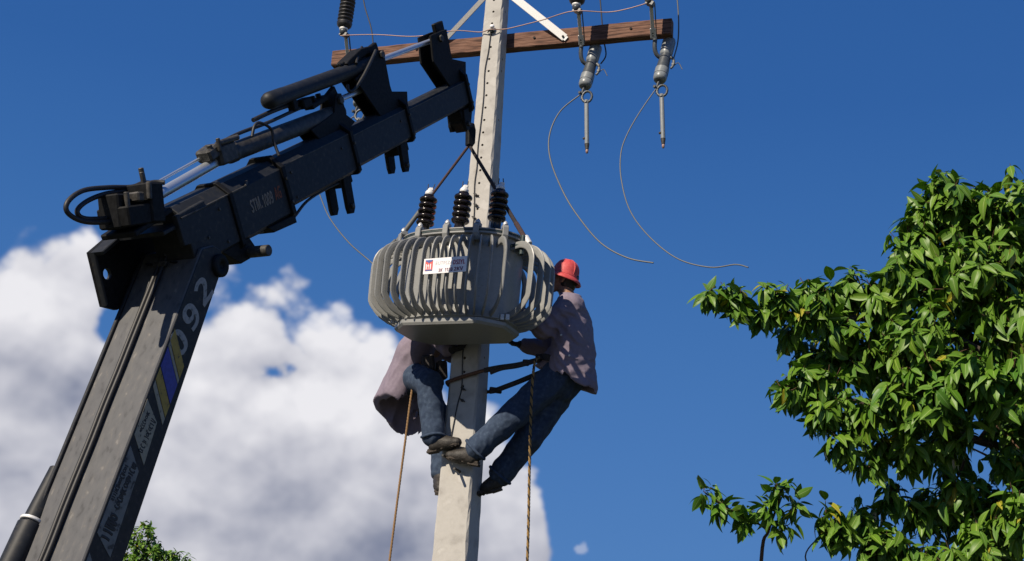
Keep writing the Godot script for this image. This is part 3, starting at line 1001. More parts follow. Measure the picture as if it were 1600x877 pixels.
func make_transformer() -> void:
	var frame := pole_frame()
	var t := thing("transformer", frame, TR, "grey pole transformer ringed with cooling tubes, hanging in front of the concrete pole", "transformer")
	var x := Transform3D(Basis(Vector3.BACK, deg_to_rad(-1.6)) * Basis(Vector3.UP, deg_to_rad(-6.0)), TR)
	var st := sm()
	tank_ring(st, x, [[0.43, 0.27, 0.0], [0.46, 0.29, 0.03], [0.46, 0.29, 0.665]], 1)
	mk("tank", st, M.tank_paint, t)
	st = sm()
	var oct := [[Vector2(0.455, 0.13), Vector2(0.31, 0.284), Vector2(-0.31, 0.284), Vector2(-0.455, 0.13), Vector2(-0.455, -0.13), Vector2(-0.31, -0.284), Vector2(0.31, -0.284), Vector2(0.455, -0.13)]]
	for i in 8:
		var o0: Vector2 = oct[0][i]
		var o1: Vector2 = oct[0][(i + 1) % 8]
		var s0 := o0 * 0.965
		var s1 := o1 * 0.965
		quad(st, x * Vector3(o1.x, 0.012, o1.y), x * Vector3(o0.x, 0.012, o0.y), x * Vector3(o0.x, -0.012, o0.y), x * Vector3(o1.x, -0.012, o1.y))
		quad(st, x * Vector3(o1.x, -0.012, o1.y), x * Vector3(o0.x, -0.012, o0.y), x * Vector3(s0.x, -0.03, s0.y), x * Vector3(s1.x, -0.03, s1.y))
		tri(st, x * Vector3(0, -0.03, 0), x * Vector3(s1.x, -0.03, s1.y), x * Vector3(s0.x, -0.03, s0.y))
		tri(st, x * Vector3(0, 0.012, 0), x * Vector3(o0.x, 0.012, o0.y), x * Vector3(o1.x, 0.012, o1.y))
	mk("base", st, M.tank_paint, t)
	st = sm()
	tank_ring(st, x, [[0.455, 0.285, 0.655], [0.49, 0.32, 0.66], [0.49, 0.32, 0.675], [0.45, 0.28, 0.676]], 1)
	mk("flange", st, M.tank_paint, t)
	st = sm()
	tank_ring(st, x, [[0.45, 0.28, 0.675], [0.494, 0.324, 0.676], [0.494, 0.324, 0.687], [0.45, 0.28, 0.688]], 1)
	mk("gasket", st, M.gasket, t)
	st = sm()
	tank_ring(st, x, [[0.45, 0.28, 0.6875], [0.498, 0.328, 0.688], [0.498, 0.328, 0.697], [0.48, 0.31, 0.702], [0.001, 0.001, 0.72]], 1)
	mk("lid", st, M.tank_paint, t)
	# cooling tubes: flattened pipes that leave the wall near the lid and come back near the base
	var a := 0.0
	var angles := []
	var pts := []
	var total := 0.0
	var n := 720
	for i in n + 1:
		pts.append(tank_point(TAU * i / n))
	var acc := 0.0
	var gap := 0.0585
	for i in n:
		acc += (pts[i + 1] - pts[i]).length()
		if acc >= gap:
			acc -= gap
			angles.append(TAU * (i + 1) / n)
	var section := []
	for k in 10:
		var b := TAU * k / 10.0
		section.append(Vector2(signf(cos(b)) * pow(absf(cos(b)), 0.6) * 0.0075, signf(sin(b)) * pow(absf(sin(b)), 0.6) * 0.026))
	var mesh_of := {}
	for ang in angles:
		var p := tank_point(ang)
		# bare wall at the corner by the red-hatted worker
		if p.x > 0.395 and p.x < 0.435 and p.y > 0.08:
			continue
		var q0 := tank_point(ang - 0.01)
		var q1 := tank_point(ang + 0.01)
		var tan2 := (q1 - q0).normalized()
		var out2 := Vector2(tan2.y, -tan2.x)
		out2 = (out2 + p.normalized() * 0.35).normalized()
		var o := Vector3(out2.x, 0, out2.y)
		var w := Vector3(p.x, 0, p.y) - o * 0.01
		var reach := 0.145 + 0.095 * clampf(absf(p.x) / 0.46, 0.0, 1.0)
		var hi := 0.60
		var lo := 0.055
		var path := smooth_path([x * (w + Vector3(0, hi - 0.01, 0)), x * (w + o * reach * 0.45 + Vector3(0, hi, 0)), x * (w + o * reach * 0.8 + Vector3(0, hi - 0.035, 0)), x * (w + o * reach * 0.985 + Vector3(0, hi - 0.11, 0)), x * (w + o * reach * 1.0 + Vector3(0, hi - 0.2, 0)), x * (w + o * reach * 0.985 + Vector3(0, lo + 0.2, 0)), x * (w + o * reach * 0.93 + Vector3(0, lo + 0.12, 0)), x * (w + o * reach * 0.55 + Vector3(0, lo + 0.035, 0)), x * (w + Vector3(0, lo, 0))], 4)
		st = sm()
		sweep(st, path, section, x.basis * (-o.cross(Vector3.UP)))
		mk("cooling_tube", st, M.tank_paint, t)
	# cover clamps round the rim
	for u in [-0.245, -0.005, 0.235, 0.42, -0.43]:
		var f := Vector3(u, 0.0, 0.315 if absf(u) < 0.1 else 0.292 if absf(u) < 0.3 else 0.21)
		var tilt := 0.0 if absf(u) < 0.3 else signf(u) * 0.7
		var cx := x * Transform3D(Basis(Vector3.UP, tilt), f)
		st = sm()
		prism(st, cx * Transform3D(Basis(Vector3.UP, -PI / 2), Vector3.ZERO), [Vector2(-0.03, 0.735), Vector2(0.012, 0.735), Vector2(0.032, 0.71), Vector2(0.032, 0.65), Vector2(0.012, 0.6), Vector2(-0.03, 0.6), Vector2(-0.018, 0.645), Vector2(0.014, 0.668), Vector2(0.014, 0.704), Vector2(-0.03, 0.704)], -0.022, 0.022, 0.004)
		var clamp_ := mk("cover_clamp", st, M.tank_paint, t)
		st = sm()
		lathe(st, cx * Transform3D(Basis.IDENTITY, Vector3(0.0, 0.735, 0.0)), [[0.02, 0.0], [0.02, 0.01], [0.014, 0.02], [0.006, 0.03], [0.0, 0.03]], 10, 2)
		mk("clamp_bolt", st, M.galvanised, clamp_)
	# weld bead round the foot of the tank
	st = sm()
	var bead := PackedVector3Array()
	for i in 73:
		var wp := tank_point(TAU * i / 72.0, 0.462, 0.292)
		bead.append(x * Vector3(wp.x, 0.034 + 0.002 * sin(i * 2.1), wp.y))
	tube(st, bead, 0.006, -1.0, 6)
	mk("weld_bead", st, M.tank_paint, t)
	# lifting lugs on the ends
	for s in [-1.0, 1.0]:
		st = sm()
		prism(st, x * Transform3D(Basis.IDENTITY, Vector3(s * 0.46, 0.62, 0.02)), [Vector2(0, -0.06), Vector2(s * 0.09, -0.01), Vector2(s * 0.1, 0.03), Vector2(s * 0.06, 0.06), Vector2(0, 0.055)], -0.012, 0.012, 0.003)
		mk("lifting_lug", st, M.tank_paint, t)
	st = sm()
	rod(st, x * Vector3(0.44, 0.6, 0.1), x * Vector3(0.56, 0.6, 0.14), 0.026, 14)
	rod(st, x * Vector3(0.53, 0.53, 0.12), x * Vector3(0.53, 0.68, 0.12), 0.018, 12)
	mk("tap_switch", st, M.gasket, t)
	# bushings
	var k := 0
	for u in [-0.335, -0.035, 0.27]:
		var bx := x * Transform3D(Basis(Vector3.FORWARD, 0.03), Vector3(u, 0.705, 0.07))
		st = sm()
		var prof := [[0.0, 0.05], [0.045, 0.05], [0.042, 0.06], [0.039, 0.13]]
		for j in 5:
			var y := 0.135 + j * 0.047
			prof.append_array([[0.045, y], [0.062, y - 0.004], [0.0695, y + 0.004], [0.071, y + 0.014], [0.066, y + 0.024], [0.052, y + 0.03], [0.045, y + 0.034], [0.043, y + 0.042]])
		prof.append_array([[0.04, 0.375], [0.03, 0.378], [0.0, 0.378]])
		lathe(st, bx, prof, 24)
		var b := mk("bushing", st, M.porcelain, t)
		st = sm()
		lathe(st, bx, [[0.0, 0.0], [0.066, 0.0], [0.07, 0.006], [0.07, 0.024], [0.05, 0.03], [0.048, 0.055], [0.0, 0.055]], 20, 2)
		mk("collar", st, M.black_steel, b)
		st = sm()
		lathe(st, bx, [[0.03, 0.372], [0.034, 0.384], [0.035, 0.395], [0.028, 0.408], [0.017, 0.42], [0.014, 0.43], [0.0, 0.432]], 16, 2)
		box(st, bx * Transform3D(Basis(Vector3.UP, 0.4), Vector3(0.01, 0.424, 0.0)), Vector3(0.036, 0.026, 0.022), 0.005)
		mk("terminal", st, M.white_metal, b)
		st = sm()
		rod(st, bx * Vector3(-0.02, 0.42, 0), bx * Vector3(-0.021, 0.47, 0), 0.004, 6, -1.0, 0.001)
		mk("stud", st, M.wire_dark, b)
		st = sm()
		rod(st, bx * Vector3(0.022, 0.42, 0), bx * Vector3(0.024 + 0.012 * (1 - k), 0.468, 0), 0.004, 6, -1.0, 0.001)
		mk("stud", st, M.wire_dark, b)
		k += 1
	# small brackets where the tubes meet the base
	for s in [-0.46, -0.42, 0.40, 0.44, 0.48]:
		st = sm()
		box(st, x * Transform3D(Basis(Vector3.UP, 0.5), Vector3(s, 0.045, 0.2 - absf(s) * 0.1)), Vector3(0.03, 0.045, 0.012), 0.003)
		mk("foot_bracket", st, M.galvanised, t)
	# the maker's plate
	var px := x * Transform3D(Basis(Vector3.BACK, deg_to_rad(1.2)), Vector3(0.105, 0.345, 0.486))
	st = sm()
	box(st, px, Vector3(0.345, 0.118, 0.004), 0.001)
	var plate := mk("name_plate", st, M.plate_white, t)
	tag(plate, "white plate with red and blue logo and purple lettering")
	st = sm()
	box(st, px * Transform3D(Basis.IDENTITY, Vector3(-0.129, 0.006, 0.003)), Vector3(0.06, 0.082, 0.002), 0.0004)
	mk("logo_ground", st, M.print_red, plate)
	st = sm()
	prism(st, px * Transform3D(Basis.IDENTITY, Vector3(-0.129, 0.006, 0.0042)), [Vector2(-0.03, 0.041), Vector2(0.03, 0.041), Vector2(0.022, 0.028), Vector2(0.009, 0.026), Vector2(0.0, 0.014), Vector2(-0.012, 0.028), Vector2(-0.024, 0.03)], 0.0, 0.001, 0.0002)
	box(st, px * Transform3D(Basis.IDENTITY, Vector3(-0.127, -0.031, 0.0046)), Vector3(0.054, 0.007, 0.001), 0.0002)
	mk("logo_mark", st, M.print_blue, plate)
	st = sm()
	for b in [[-0.019, 0.011], [-0.003, 0.007], [0.014, 0.012]]:
		box(st, px * Transform3D(Basis.IDENTITY, Vector3(-0.129 + b[0], -0.004, 0.0046)), Vector3(b[1] * 0.7, 0.042, 0.001), 0.0002)
	box(st, px * Transform3D(Basis.IDENTITY, Vector3(-0.1335, 0.002, 0.0048)), Vector3(0.018, 0.007, 0.001), 0.0002)
	mk("logo_bars", st, M.plate_white, plate)
	words(plate, px, "EUTRIZA", -0.076, 0.06, 0.006, 0.026, M.print_grey, false)
	words(plate, px, "DSIYL", 0.066, 0.158, 0.0, 0.036, M.print_crimson, true)
	words(plate, px, "3K", -0.048, -0.016, -0.048, 0.025, M.print_purple, true)
	words(plate, px, "1110", 0.003, 0.064, -0.048, 0.027, M.print_purple, true)
	words(plate, px, "2KV", 0.074, 0.148, -0.047, 0.028, M.print_purple, true)

func words(parent: MeshInstance3D, x: Transform3D, text: String, x0: float, x1: float, y0: float, high: float, mat: Material, bold: bool) -> void:
	var o := MeshInstance3D.new()
	o.name = "lettering"
	o.mesh = lettering(text, high, bold)
	o.material_override = mat
	var box_ := o.mesh.get_aabb()
	var k := Vector3((x1 - x0) / box_.size.x, high / box_.size.y, 1.0)
	o.transform = x * Transform3D(Basis.IDENTITY.scaled(k), Vector3(x0 - box_.position.x * k.x, y0 - box_.position.y * k.y, 0.0028))
	parent.add_child(o, true)

# ------------------------------------------------------------------ crane (frame: x along the boom's heading, y up, z its visible side)
func boom_frame() -> Transform3D:      # x along the upper boom, y across it upwards, z the visible side
	return Transform3D(Basis(Vector3.BACK, deg_to_rad(BOOM_TILT)), Vector3(0, 3.733, 0))

func B(t: float, v: float, z := 0.0) -> Vector3:
	return boom_frame() * Vector3(t, v, z)

func lower(l: float, q: float, z: float) -> Vector3:      # along the lower boom from its top, across its side, out of its side
	return Vector3(-0.036 + 0.281 * l + 0.96 * q, 3.693 + 0.96 * l - 0.281 * q, z)

func section_frame() -> Transform3D:   # polygon x = side, y = up across the boom, extruded along the boom
	var b := boom_frame()
	return Transform3D(Basis(-b.basis.z, b.basis.y, b.basis.x), b.origin)

func boom_shape(hw: float, vb: float, vs: float, vt: float, c := 0.06) -> Array:
	return [Vector2(-hw, vb + 0.02), Vector2(-hw + 0.02, vb), Vector2(hw - 0.02, vb), Vector2(hw, vb + 0.02), Vector2(hw, vs), Vector2(hw - c, vt), Vector2(-hw + c, vt), Vector2(-hw, vs)]

func make_crane() -> void:
	var t := thing("crane", crane_frame(), Vector3(-0.75, 0, -0.05), "dark folding truck crane with a number on its lower boom and telescoping upper boom", "crane")
	var bf := boom_frame()
	var sf := section_frame()
	var st := sm()
	# ---- column under the lower boom
	prism(st, Transform3D.IDENTITY, [Vector2(-0.98, 0.0), Vector2(-0.42, 0.0), Vector2(-0.46, 1.1), Vector2(-0.5, 1.5), Vector2(-0.9, 1.5), Vector2(-0.94, 1.1)], -0.30, 0.2, 0.015)
	mk("column", st, M.grey_paint, t)
	# ---- lower boom
	st = sm()
	prism(st, Transform3D.IDENTITY, [Vector2(-0.722, 1.35), Vector2(-0.447, 1.35), Vector2(-0.26, 2.083), Vector2(0.138, 3.62), Vector2(0.152, 3.665), Vector2(0.142, 3.71), Vector2(0.105, 3.74), Vector2(0.05, 3.742), Vector2(-0.02, 3.706), Vector2(-0.036, 3.693), Vector2(-0.516, 2.054)], -0.24, 0.14, 0.005)
	var lb := mk("lower_boom", st, M.grey_paint, t)
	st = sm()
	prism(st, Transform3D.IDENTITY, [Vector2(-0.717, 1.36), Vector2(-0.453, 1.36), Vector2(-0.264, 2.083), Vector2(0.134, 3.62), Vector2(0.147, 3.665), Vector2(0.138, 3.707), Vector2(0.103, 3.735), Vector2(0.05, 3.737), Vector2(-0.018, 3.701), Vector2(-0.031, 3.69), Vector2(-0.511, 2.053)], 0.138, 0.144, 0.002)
	mk("shade_sheet", st, M.boom_paint, lb)  # added sheet, its darker colour deepens the shade on this side
	st = sm()
	bar(st, lower(0.01, -0.008, -0.236), lower(-2.4, -0.008, -0.236), 0.02, 0.016, Vector3(0, 0, 1))
	mk("edge_rail", st, M.boom_paint, lb)
	for z in [-0.065, -0.092]:
		st = sm()
		var hose := []
		for i in 14:
			hose.append(lower(-0.02 - i * 0.18, -0.0135 - 0.003 * absf(sin(i * 1.7)), z + 0.0015 * sin(i * 2.3)))
		tube(st, smooth_path(hose, 3), 0.0125, -1.0, 9)
		mk("hose", st, M.rubber, lb)
	for l in [-0.09, -0.9, -1.75]:
		st = sm()
		box(st, Transform3D(Basis(Vector3(0, 0, 1), Vector3(0.281, 0.96, 0), Vector3(-0.96, 0.281, 0)), lower(l, -0.022, -0.078)), Vector3(0.085, 0.03, 0.012), 0.003)
		if l > -0.5:
			mk("hose_clamp", st, M.dusty_steel, lb)
	for z in [-0.155, 0.005]:
		st = sm()
		bar(st, lower(-0.07, 0.0, z), lower(-0.085, -0.03, z - 0.012), 0.022, 0.012, Vector3(0, 0, 1))
		mk("stop_lug", st, M.black_steel, lb)
	st = sm()
	lathe(st, along(Vector3(0.112, 3.65, 0.13), Vector3(0.112, 3.65, 0.3)), [[0.062, 0.0], [0.062, 0.03], [0.056, 0.036], [0.022, 0.036], [0.02, 0.028], [0.0, 0.028]], 22, 2)
	mk("pivot_pin", st, M.black_steel, lb)
	# painted number and stickers on the side of the lower boom
	var side := Basis(Vector3(0.281, 0.96, 0), Vector3(-0.96, 0.281, 0), Vector3(0, 0, 1))
	var digits := ["0", "9", "2"]
	for i in 3:
		var o := MeshInstance3D.new()
		o.name = "number"
		o.mesh = lettering(digits[i], 0.128, true)
		o.material_override = M.number_white
		o.transform = Transform3D(side.rotated(Vector3.BACK, -0.26).scaled_local(Vector3(1.32, 1, 1)), lower(-0.52 + i * 0.165, 0.082 + i * 0.016, 0.1446))
		lb.add_child(o, true)
	for s in [[-0.475, -0.545, "decal_yellow"], [-0.552, -0.575, "decal_cream"], [-0.58, -0.69, "decal_blue"], [-0.697, -0.765, "decal_yellow"], [-0.771, -0.805, "decal_cream"]]:
		st = sm()
		patch(st, [[s[0], 0.018], [s[0] - 0.13, 0.168], [s[1] - 0.13, 0.168], [s[1], 0.018]])
		mk("stripe", st, M[s[2]], lb)
	st = sm()
	patch(st, [[-0.877, 0.012], [-0.945, 0.128], [-1.164, 0.144], [-1.068, 0.016]])
	mk("sticker", st, M.decal_cream, lb)
	st = sm()
	patch(st, [[-1.125, 0.018], [-1.205, 0.126], [-1.63, 0.147], [-1.565, 0.016]])
	mk("sticker", st, M.decal_pale, lb)
	st = sm()
	patch(st, [[-1.66, 0.016], [-1.73, 0.1], [-2.0, 0.12], [-1.95, 0.016]])
	mk("sticker", st, M.decal_pale, lb)
	st = sm()
	for row in [[-0.95, -1.12, 0.1, 0.016, 0.003], [-0.93, -1.04, 0.05, 0.011, 0.0025], [-1.19, -1.42, 0.085, 0.02, 0.0045], [-1.22, -1.4, 0.04, 0.014, 0.0035], [-1.46, -1.57, 0.08, 0.036, 0.007]]:     # worn cursive print
		var l: float = row[0]
		while l > row[1]:
			var hgt: float = row[3] * rng.randf_range(0.7, 1.15)
			var wid := hgt * rng.randf_range(0.5, 0.9)
			var q: float = row[2] - (row[0] - l) * 0.05
			var pts := []
			match rng.randi() % 4:
				0:
					for i in 9:
						pts.append(lower(l + cos(TAU * i / 8.0) * wid * 0.5, q + sin(TAU * i / 8.0) * hgt * 0.6, 0.1462))
				1:
					pts = [lower(l, q + hgt, 0.1462), lower(l + wid * 0.1, q, 0.1462), lower(l - wid * 0.1, q - hgt, 0.1462)]
				2:
					for i in 7:
						pts.append(lower(l + cos(0.8 + 4.6 * i / 6.0) * wid * 0.5, q + sin(0.8 + 4.6 * i / 6.0) * hgt, 0.1462))
				3:
					pts = [lower(l + wid * 0.4, q - hgt, 0.1462), lower(l + wid * 0.2, q + hgt * 0.9, 0.1462), lower(l - wid * 0.2, q + hgt * 0.7, 0.1462), lower(l - wid * 0.4, q - hgt, 0.1462)]
			tube(st, smooth_path(pts, 3), row[4], -1.0, 6, 0.2, Vector3(0, 0, 1))
			l -= wid * 1.35
	mk("faded_print", st, M.ink, lb)
	# ---- lift cylinder behind the lower boom
	st = sm()
	rod(st, Vector3(-0.36, 2.5, -0.262), Vector3(-0.46, 2.2, -0.262), 0.036, 18, 0.055)
	var lift := mk("lift_cylinder", st, M.boom_paint, t)
	st = sm()
	rod(st, Vector3(-0.456, 2.242, -0.262), Vector3(-0.462, 2.228, -0.262), 0.058, 18)
	mk("seal_ring", st, M.white_metal, lift)
	st = sm()
	rod(st, Vector3(-0.465, 2.22, -0.262), Vector3(-0.56, 1.95, -0.262), 0.06, 18)
	rod(st, Vector3(-0.55, 1.98, -0.29), Vector3(-0.78, 1.3, -0.29), 0.05, 18)
	mk("barrel", st, M.boom_paint, lift)
	# ---- knuckle: an outer plate beside the lower boom's head and the cover that joins it to the upper boom
	var cheek := [Vector2(-0.39, 0.122), Vector2(-0.25, 0.15), Vector2(0.15, 0.16), Vector2(0.15, -0.2), Vector2(-0.33, -0.212), Vector2(-0.417, -0.16)]
	var st2 := sm()
	prism(st2, bf, [Vector2(-0.25, 0.13), Vector2(-0.25, 0.152), Vector2(0.1, 0.162), Vector2(0.1, 0.14)], -0.28, 0.1, 0.004)
	prism(st2, bf, [Vector2(-0.392, 0.12), Vector2(-0.385, 0.10), Vector2(-0.25, 0.128), Vector2(-0.252, 0.15)], -0.28, -0.19, 0.004)
	prism(st2, bf, [Vector2(-0.418, -0.16), Vector2(-0.4, -0.15), Vector2(-0.375, 0.1), Vector2(-0.391, 0.12)], -0.28, -0.245, 0.004)
	prism(st2, bf, [Vector2(-0.15, 0.04), Vector2(-0.15, 0.2), Vector2(0.1, 0.21), Vector2(0.1, 0.0)], 0.09, 0.121, 0.004)
	var kn := mk("knuckle", st2, M.boom_paint, t)
	var far := CSGPolygon3D.new()
	far.name = "cheek_plate"
	far.polygon = PackedVector2Array(cheek)
	far.depth = 0.025
	far.material = M.black_steel
	far.transform = bf * Transform3D(Basis.IDENTITY, Vector3(0, 0, -0.27))
	kn.add_child(far)
	var eye := CSGCylinder3D.new()
	eye.name = "eye"
	eye.operation = CSGShape3D.OPERATION_SUBTRACTION
	eye.radius = 0.03
	eye.height = 0.2
	eye.sides = 20
	eye.material = M.boom_paint
	eye.rotation.x = PI / 2
	eye.position = Vector3(-0.32, -0.018, 0)
	far.add_child(eye)
	# ---- telescoping sections
	var secs := [[0.12, -0.098, 0.178, 0.236, -0.1, 0.86], [0.105, -0.063, 0.185, 0.232, 0.8, 1.72], [0.093, -0.05, 0.16, 0.2, 1.65, 2.53], [0.083, -0.035, 0.145, 0.172, 2.4, 3.55]]
	for s in secs:
		st = sm()
		prism(st, sf, boom_shape(s[0], s[1], s[2], s[3]), s[4], s[5], 0.004)
		mk("boom_section", st, M.boom_paint, t)
	for e in [[0.83, 1.66, 0.105, 0.185], [1.71, 2.47, 0.093, 0.16], [2.52, 3.48, 0.083, 0.145]]:
		st = sm()
		var edge := []
		for i in 9:
			edge.append(B(lerpf(e[0], e[1], i / 8.0), e[3] + rng.randf_range(-0.001, 0.001), e[2]))
		tube(st, smooth_path(edge, 3), 0.0035, -1.0, 5)
		mk("worn_edge", st, M.dusty_steel, t)
	for q in [[0.05, 0.02], [0.2, 0.13], [0.2, -0.05], [0.95, 0.13], [0.95, -0.02], [1.55, 0.12], [2.38, 0.1]]:
		st = sm()
		bolt(st, B(q[0], q[1], 0.119 if q[0] < 0.5 else 0.103 if q[0] < 1.6 else 0.091), Vector3(0, 0, 1), 0.009, 0.007)
		mk("bolt", st, M.dusty_steel, t)
	st = sm()
	tube(st, smooth_path([B(0.42, -0.105, 0.06), B(0.6, -0.112, 0.06), B(0.85, -0.14, 0.07), B(1.1, -0.085, 0.06), B(1.4, -0.08, 0.05), B(1.62, -0.1, 0.05)], 5), 0.009, -1.0, 8)
	mk("boom_hose", st, M.rubber, t)
	# weld seam along the first section's shoulder
	st = sm()
	tube(st, smooth_path([B(-0.12, 0.178, 0.121), B(0.2, 0.179, 0.121), B(0.47, 0.18, 0.121)], 3), 0.006, -1.0, 6)
	tube(st, smooth_path([B(0.47, 0.18, 0.121), B(0.5, 0.2, 0.118)], 3), 0.009, -1.0, 6)
	mk("weld_seam", st, M.dusty_steel, t)
	# collars at the section ends
	for s in [[0.125, -0.125, 0.185, 0.252, 0.30, 0.335, false], [0.128, -0.11, 0.19, 0.262, 0.825, 0.862, true], [0.112, -0.08, 0.2, 0.262, 1.665, 1.70, true], [0.1, -0.07, 0.19, 0.262, 2.475, 2.508, true], [0.092, -0.09, 0.19, 0.28, 3.49, 3.53, true]]:
		st = sm()
		prism(st, sf, boom_shape(s[0] + 0.008, s[1], s[2], s[3], 0.07), s[4], s[5], 0.003)
		var c := mk("collar", st, M.black_steel, t)
		if s[6]:
			for q in [[1, 0.12], [1, -0.02], [-1, 0.12]]:
				st = sm()
				bolt(st, B((s[4] + s[5]) * 0.5, q[1], q[0] * (s[0] + 0.006)), Vector3(0, 0, q[0]), 0.011, 0.01)
				mk("bolt", st, M.dusty_steel, c)
	# plates under the boom
	st = sm()
	prism(st, bf, [Vector2(0.14, -0.09), Vector2(0.4, -0.09), Vector2(0.43, -0.15), Vector2(0.36, -0.2), Vector2(0.27, -0.2)], -0.09, 0.11, 0.004)
	mk("rest_plate", st, M.black_steel, t)
	st = sm()
	rod(st, B(0.37, -0.168, 0.05), B(0.37, -0.168, 0.235), 0.032, 18)
	mk("rest_pin", st, M.dusty_steel, t)
	st = sm()
	prism(st, bf, [Vector2(0.58, -0.095), Vector2(0.86, -0.1), Vector2(0.86, -0.15), Vector2(0.62, -0.135)], -0.1, 0.12, 0.004)
	mk("wear_pad", st, M.black_steel, t)
	for s in [[1.555, 0.062, -0.30], [2.37, 0.056, -0.25], [3.42, 0.06, -0.21]]:
		st = sm()
		box(st, bf * Transform3D(Basis.IDENTITY, Vector3(s[0] + 0.02, -0.085, 0)), Vector3(0.16, 0.07, s[1] * 2.0), 0.006)
		var fk := mk("fork", st, M.black_steel, t)
		for q in [-1.0, 1.0]:
			st = sm()
			var z0: float = q * s[1]
			prism(st, bf, [Vector2(s[0] - 0.03, -0.05), Vector2(s[0] + 0.07, -0.05), Vector2(s[0] + 0.05, -0.14), Vector2(s[0] + 0.03, s[2] + 0.03), Vector2(s[0] - 0.0, s[2]), Vector2(s[0] - 0.05, s[2] + 0.01), Vector2(s[0] - 0.055, s[2] + 0.05)], z0 - 0.014, z0 + 0.014, 0.004)
			mk("prong", st, M.black_steel, fk)
			st = sm()
			bolt(st, B(s[0] - 0.01, s[2] + 0.05, z0 + q * 0.012), Vector3(0, 0, q), 0.018, 0.016)
			mk("nut", st, M.dusty_steel, fk)
	# ---- brackets that carry the extension cylinders
	var brackets := [
		[[1.721, 0.44], [1.781, 0.427], [1.778, 0.29], [1.864, 0.224], [1.669, 0.17], [1.402, 0.22], [1.342, 0.295], [1.644, 0.334]],
		[[2.348, 0.601], [2.441, 0.584], [2.411, 0.305], [2.63, 0.258], [2.594, 0.17], [2.515, 0.15], [2.201, 0.17], [1.99, 0.475], [2.229, 0.529]],
		[[3.171, 0.558], [3.381, 0.56], [3.44, 0.557], [3.422, 0.337], [3.64, 0.273], [3.564, 0.12], [3.291, 0.15], [3.118, 0.376]]]
	var face_plates := [[1.725, 0.46, 1.79, 0.26], [2.375, 0.635, 2.43, 0.27], [3.42, 0.62, 3.425, 0.31]]
	for i in 3:
		var shape := []
		for p in brackets[i]:
			shape.append(Vector2(p[0], p[1]))
		st = sm()
		prism(st, bf, shape, 0.042, 0.058, 0.003)
		prism(st, bf, shape, -0.058, -0.042, 0.003)
		var k := mk("cylinder_bracket", st, M.black_steel, t)
		st = sm()
		var fp: Array = face_plates[i]
		bar(st, B(fp[0], fp[1], 0), B(fp[2], fp[3], 0), 0.14, 0.034, bf.basis.x, 0.006)
		mk("face_plate", st, M.black_steel, k)
		st = sm()
		box(st, bf * Transform3D(Basis.IDENTITY, Vector3([1.6, 2.3, 3.36][i], [0.24, 0.3, 0.33][i], 0)), Vector3(0.2, 0.05, 0.085), 0.005)
		mk("web", st, M.black_steel, k)
		for q in [0.06, -0.06]:
			st = sm()
			bolt(st, B([1.74, 2.39, 3.30][i], [0.39, 0.56, 0.51][i], q), Vector3(0, 0, signf(q)), 0.026, 0.016)
			mk("pin", st, M.dusty_steel, k)
	# ---- cylinders
	st = sm()
	var a1 := B(0.565, 0.355)
	var b1 := B(1.83, 0.312)
	var fr := along(a1, b1)
	lathe(st, fr, [[0.0, -0.012], [0.05, -0.012], [0.058, 0.0], [0.058, 0.05], [0.053, 0.056], [0.053, 1.2], [0.05, 1.235], [0.03, 1.26], [0.0, 1.265]], 22, 1)
	var cy := mk("extension_cylinder", st, M.dusty_steel, t)
	st = sm()
	rod(st, B(-0.2, 0.3, 0), B(0.6, 0.352, 0), 0.029, 18)
	mk("piston_rod", st, M.chrome, cy)
	st = sm()
	rod(st, B(-0.2, 0.352, -0.03), B(0.42, 0.392, -0.03), 0.008, 10)
	mk("guide_rod", st, M.chrome, cy)
	st = sm()
	box(st, bf * Transform3D(Basis(Vector3.BACK, -0.03), Vector3(0.5, 0.37, 0)), Vector3(0.16, 0.11, 0.12), 0.012)
	box(st, bf * Transform3D(Basis(Vector3.BACK, 0.15), Vector3(0.40, 0.4, 0)), Vector3(0.12, 0.07, 0.1), 0.012)
	rod(st, B(0.44, 0.44, 0.05), B(0.62, 0.43, 0.05), 0.016, 10)
	rod(st, B(0.42, 0.40, 0.06), B(0.43, 0.47, 0.06), 0.012, 8)
	for q in [0.38, 0.46, 0.54]:
		bolt(st, B(q, 0.425, 0.03), bf.basis.y, 0.016, 0.02)
	mk("gland", st, M.dusty_steel, cy)
	st = sm()
	tube(st, smooth_path([B(0.5, 0.43, 0.01), B(0.7, 0.438, 0.01), B(1.0, 0.43, 0.01), B(1.3, 0.432, 0.0), B(1.62, 0.43, 0.0)], 5), 0.011, -1.0, 8)
	tube(st, smooth_path([B(0.75, 0.4, 0.05), B(0.8, 0.45, 0.05), B(0.86, 0.455, 0.05), B(0.92, 0.4, 0.07), B(0.9, 0.33, 0.08), B(0.87, 0.25, 0.11)], 5), 0.009, -1.0, 8)
	tube(st, smooth_path([B(0.9, 0.47, -0.02), B(1.1, 0.475, -0.02), B(1.3, 0.47, -0.02), B(1.45, 0.46, 0.0)], 4), 0.014, -1.0, 8)
	mk("pipe", st, M.rubber, cy)
	st = sm()
	box(st, bf * Transform3D(Basis.IDENTITY, Vector3(1.42, 0.45, 0)), Vector3(0.1, 0.06, 0.07), 0.008)
	box(st, bf * Transform3D(Basis.IDENTITY, Vector3(1.3, 0.475, 0)), Vector3(0.05, 0.09, 0.05), 0.006)
	box(st, bf * Transform3D(Basis(Vector3.BACK, 0.1), Vector3(1.56, 0.425, 0)), Vector3(0.2, 0.035, 0.07), 0.006)
	for q in [1.53, 1.6]:
		bolt(st, B(q, 0.44, 0.0), bf.basis.y, 0.018, 0.03)
	mk("valve", st, M.black_steel, cy)
	st = sm()
	var a2 := B(1.06, 0.543)
	var b2 := B(2.4, 0.52)
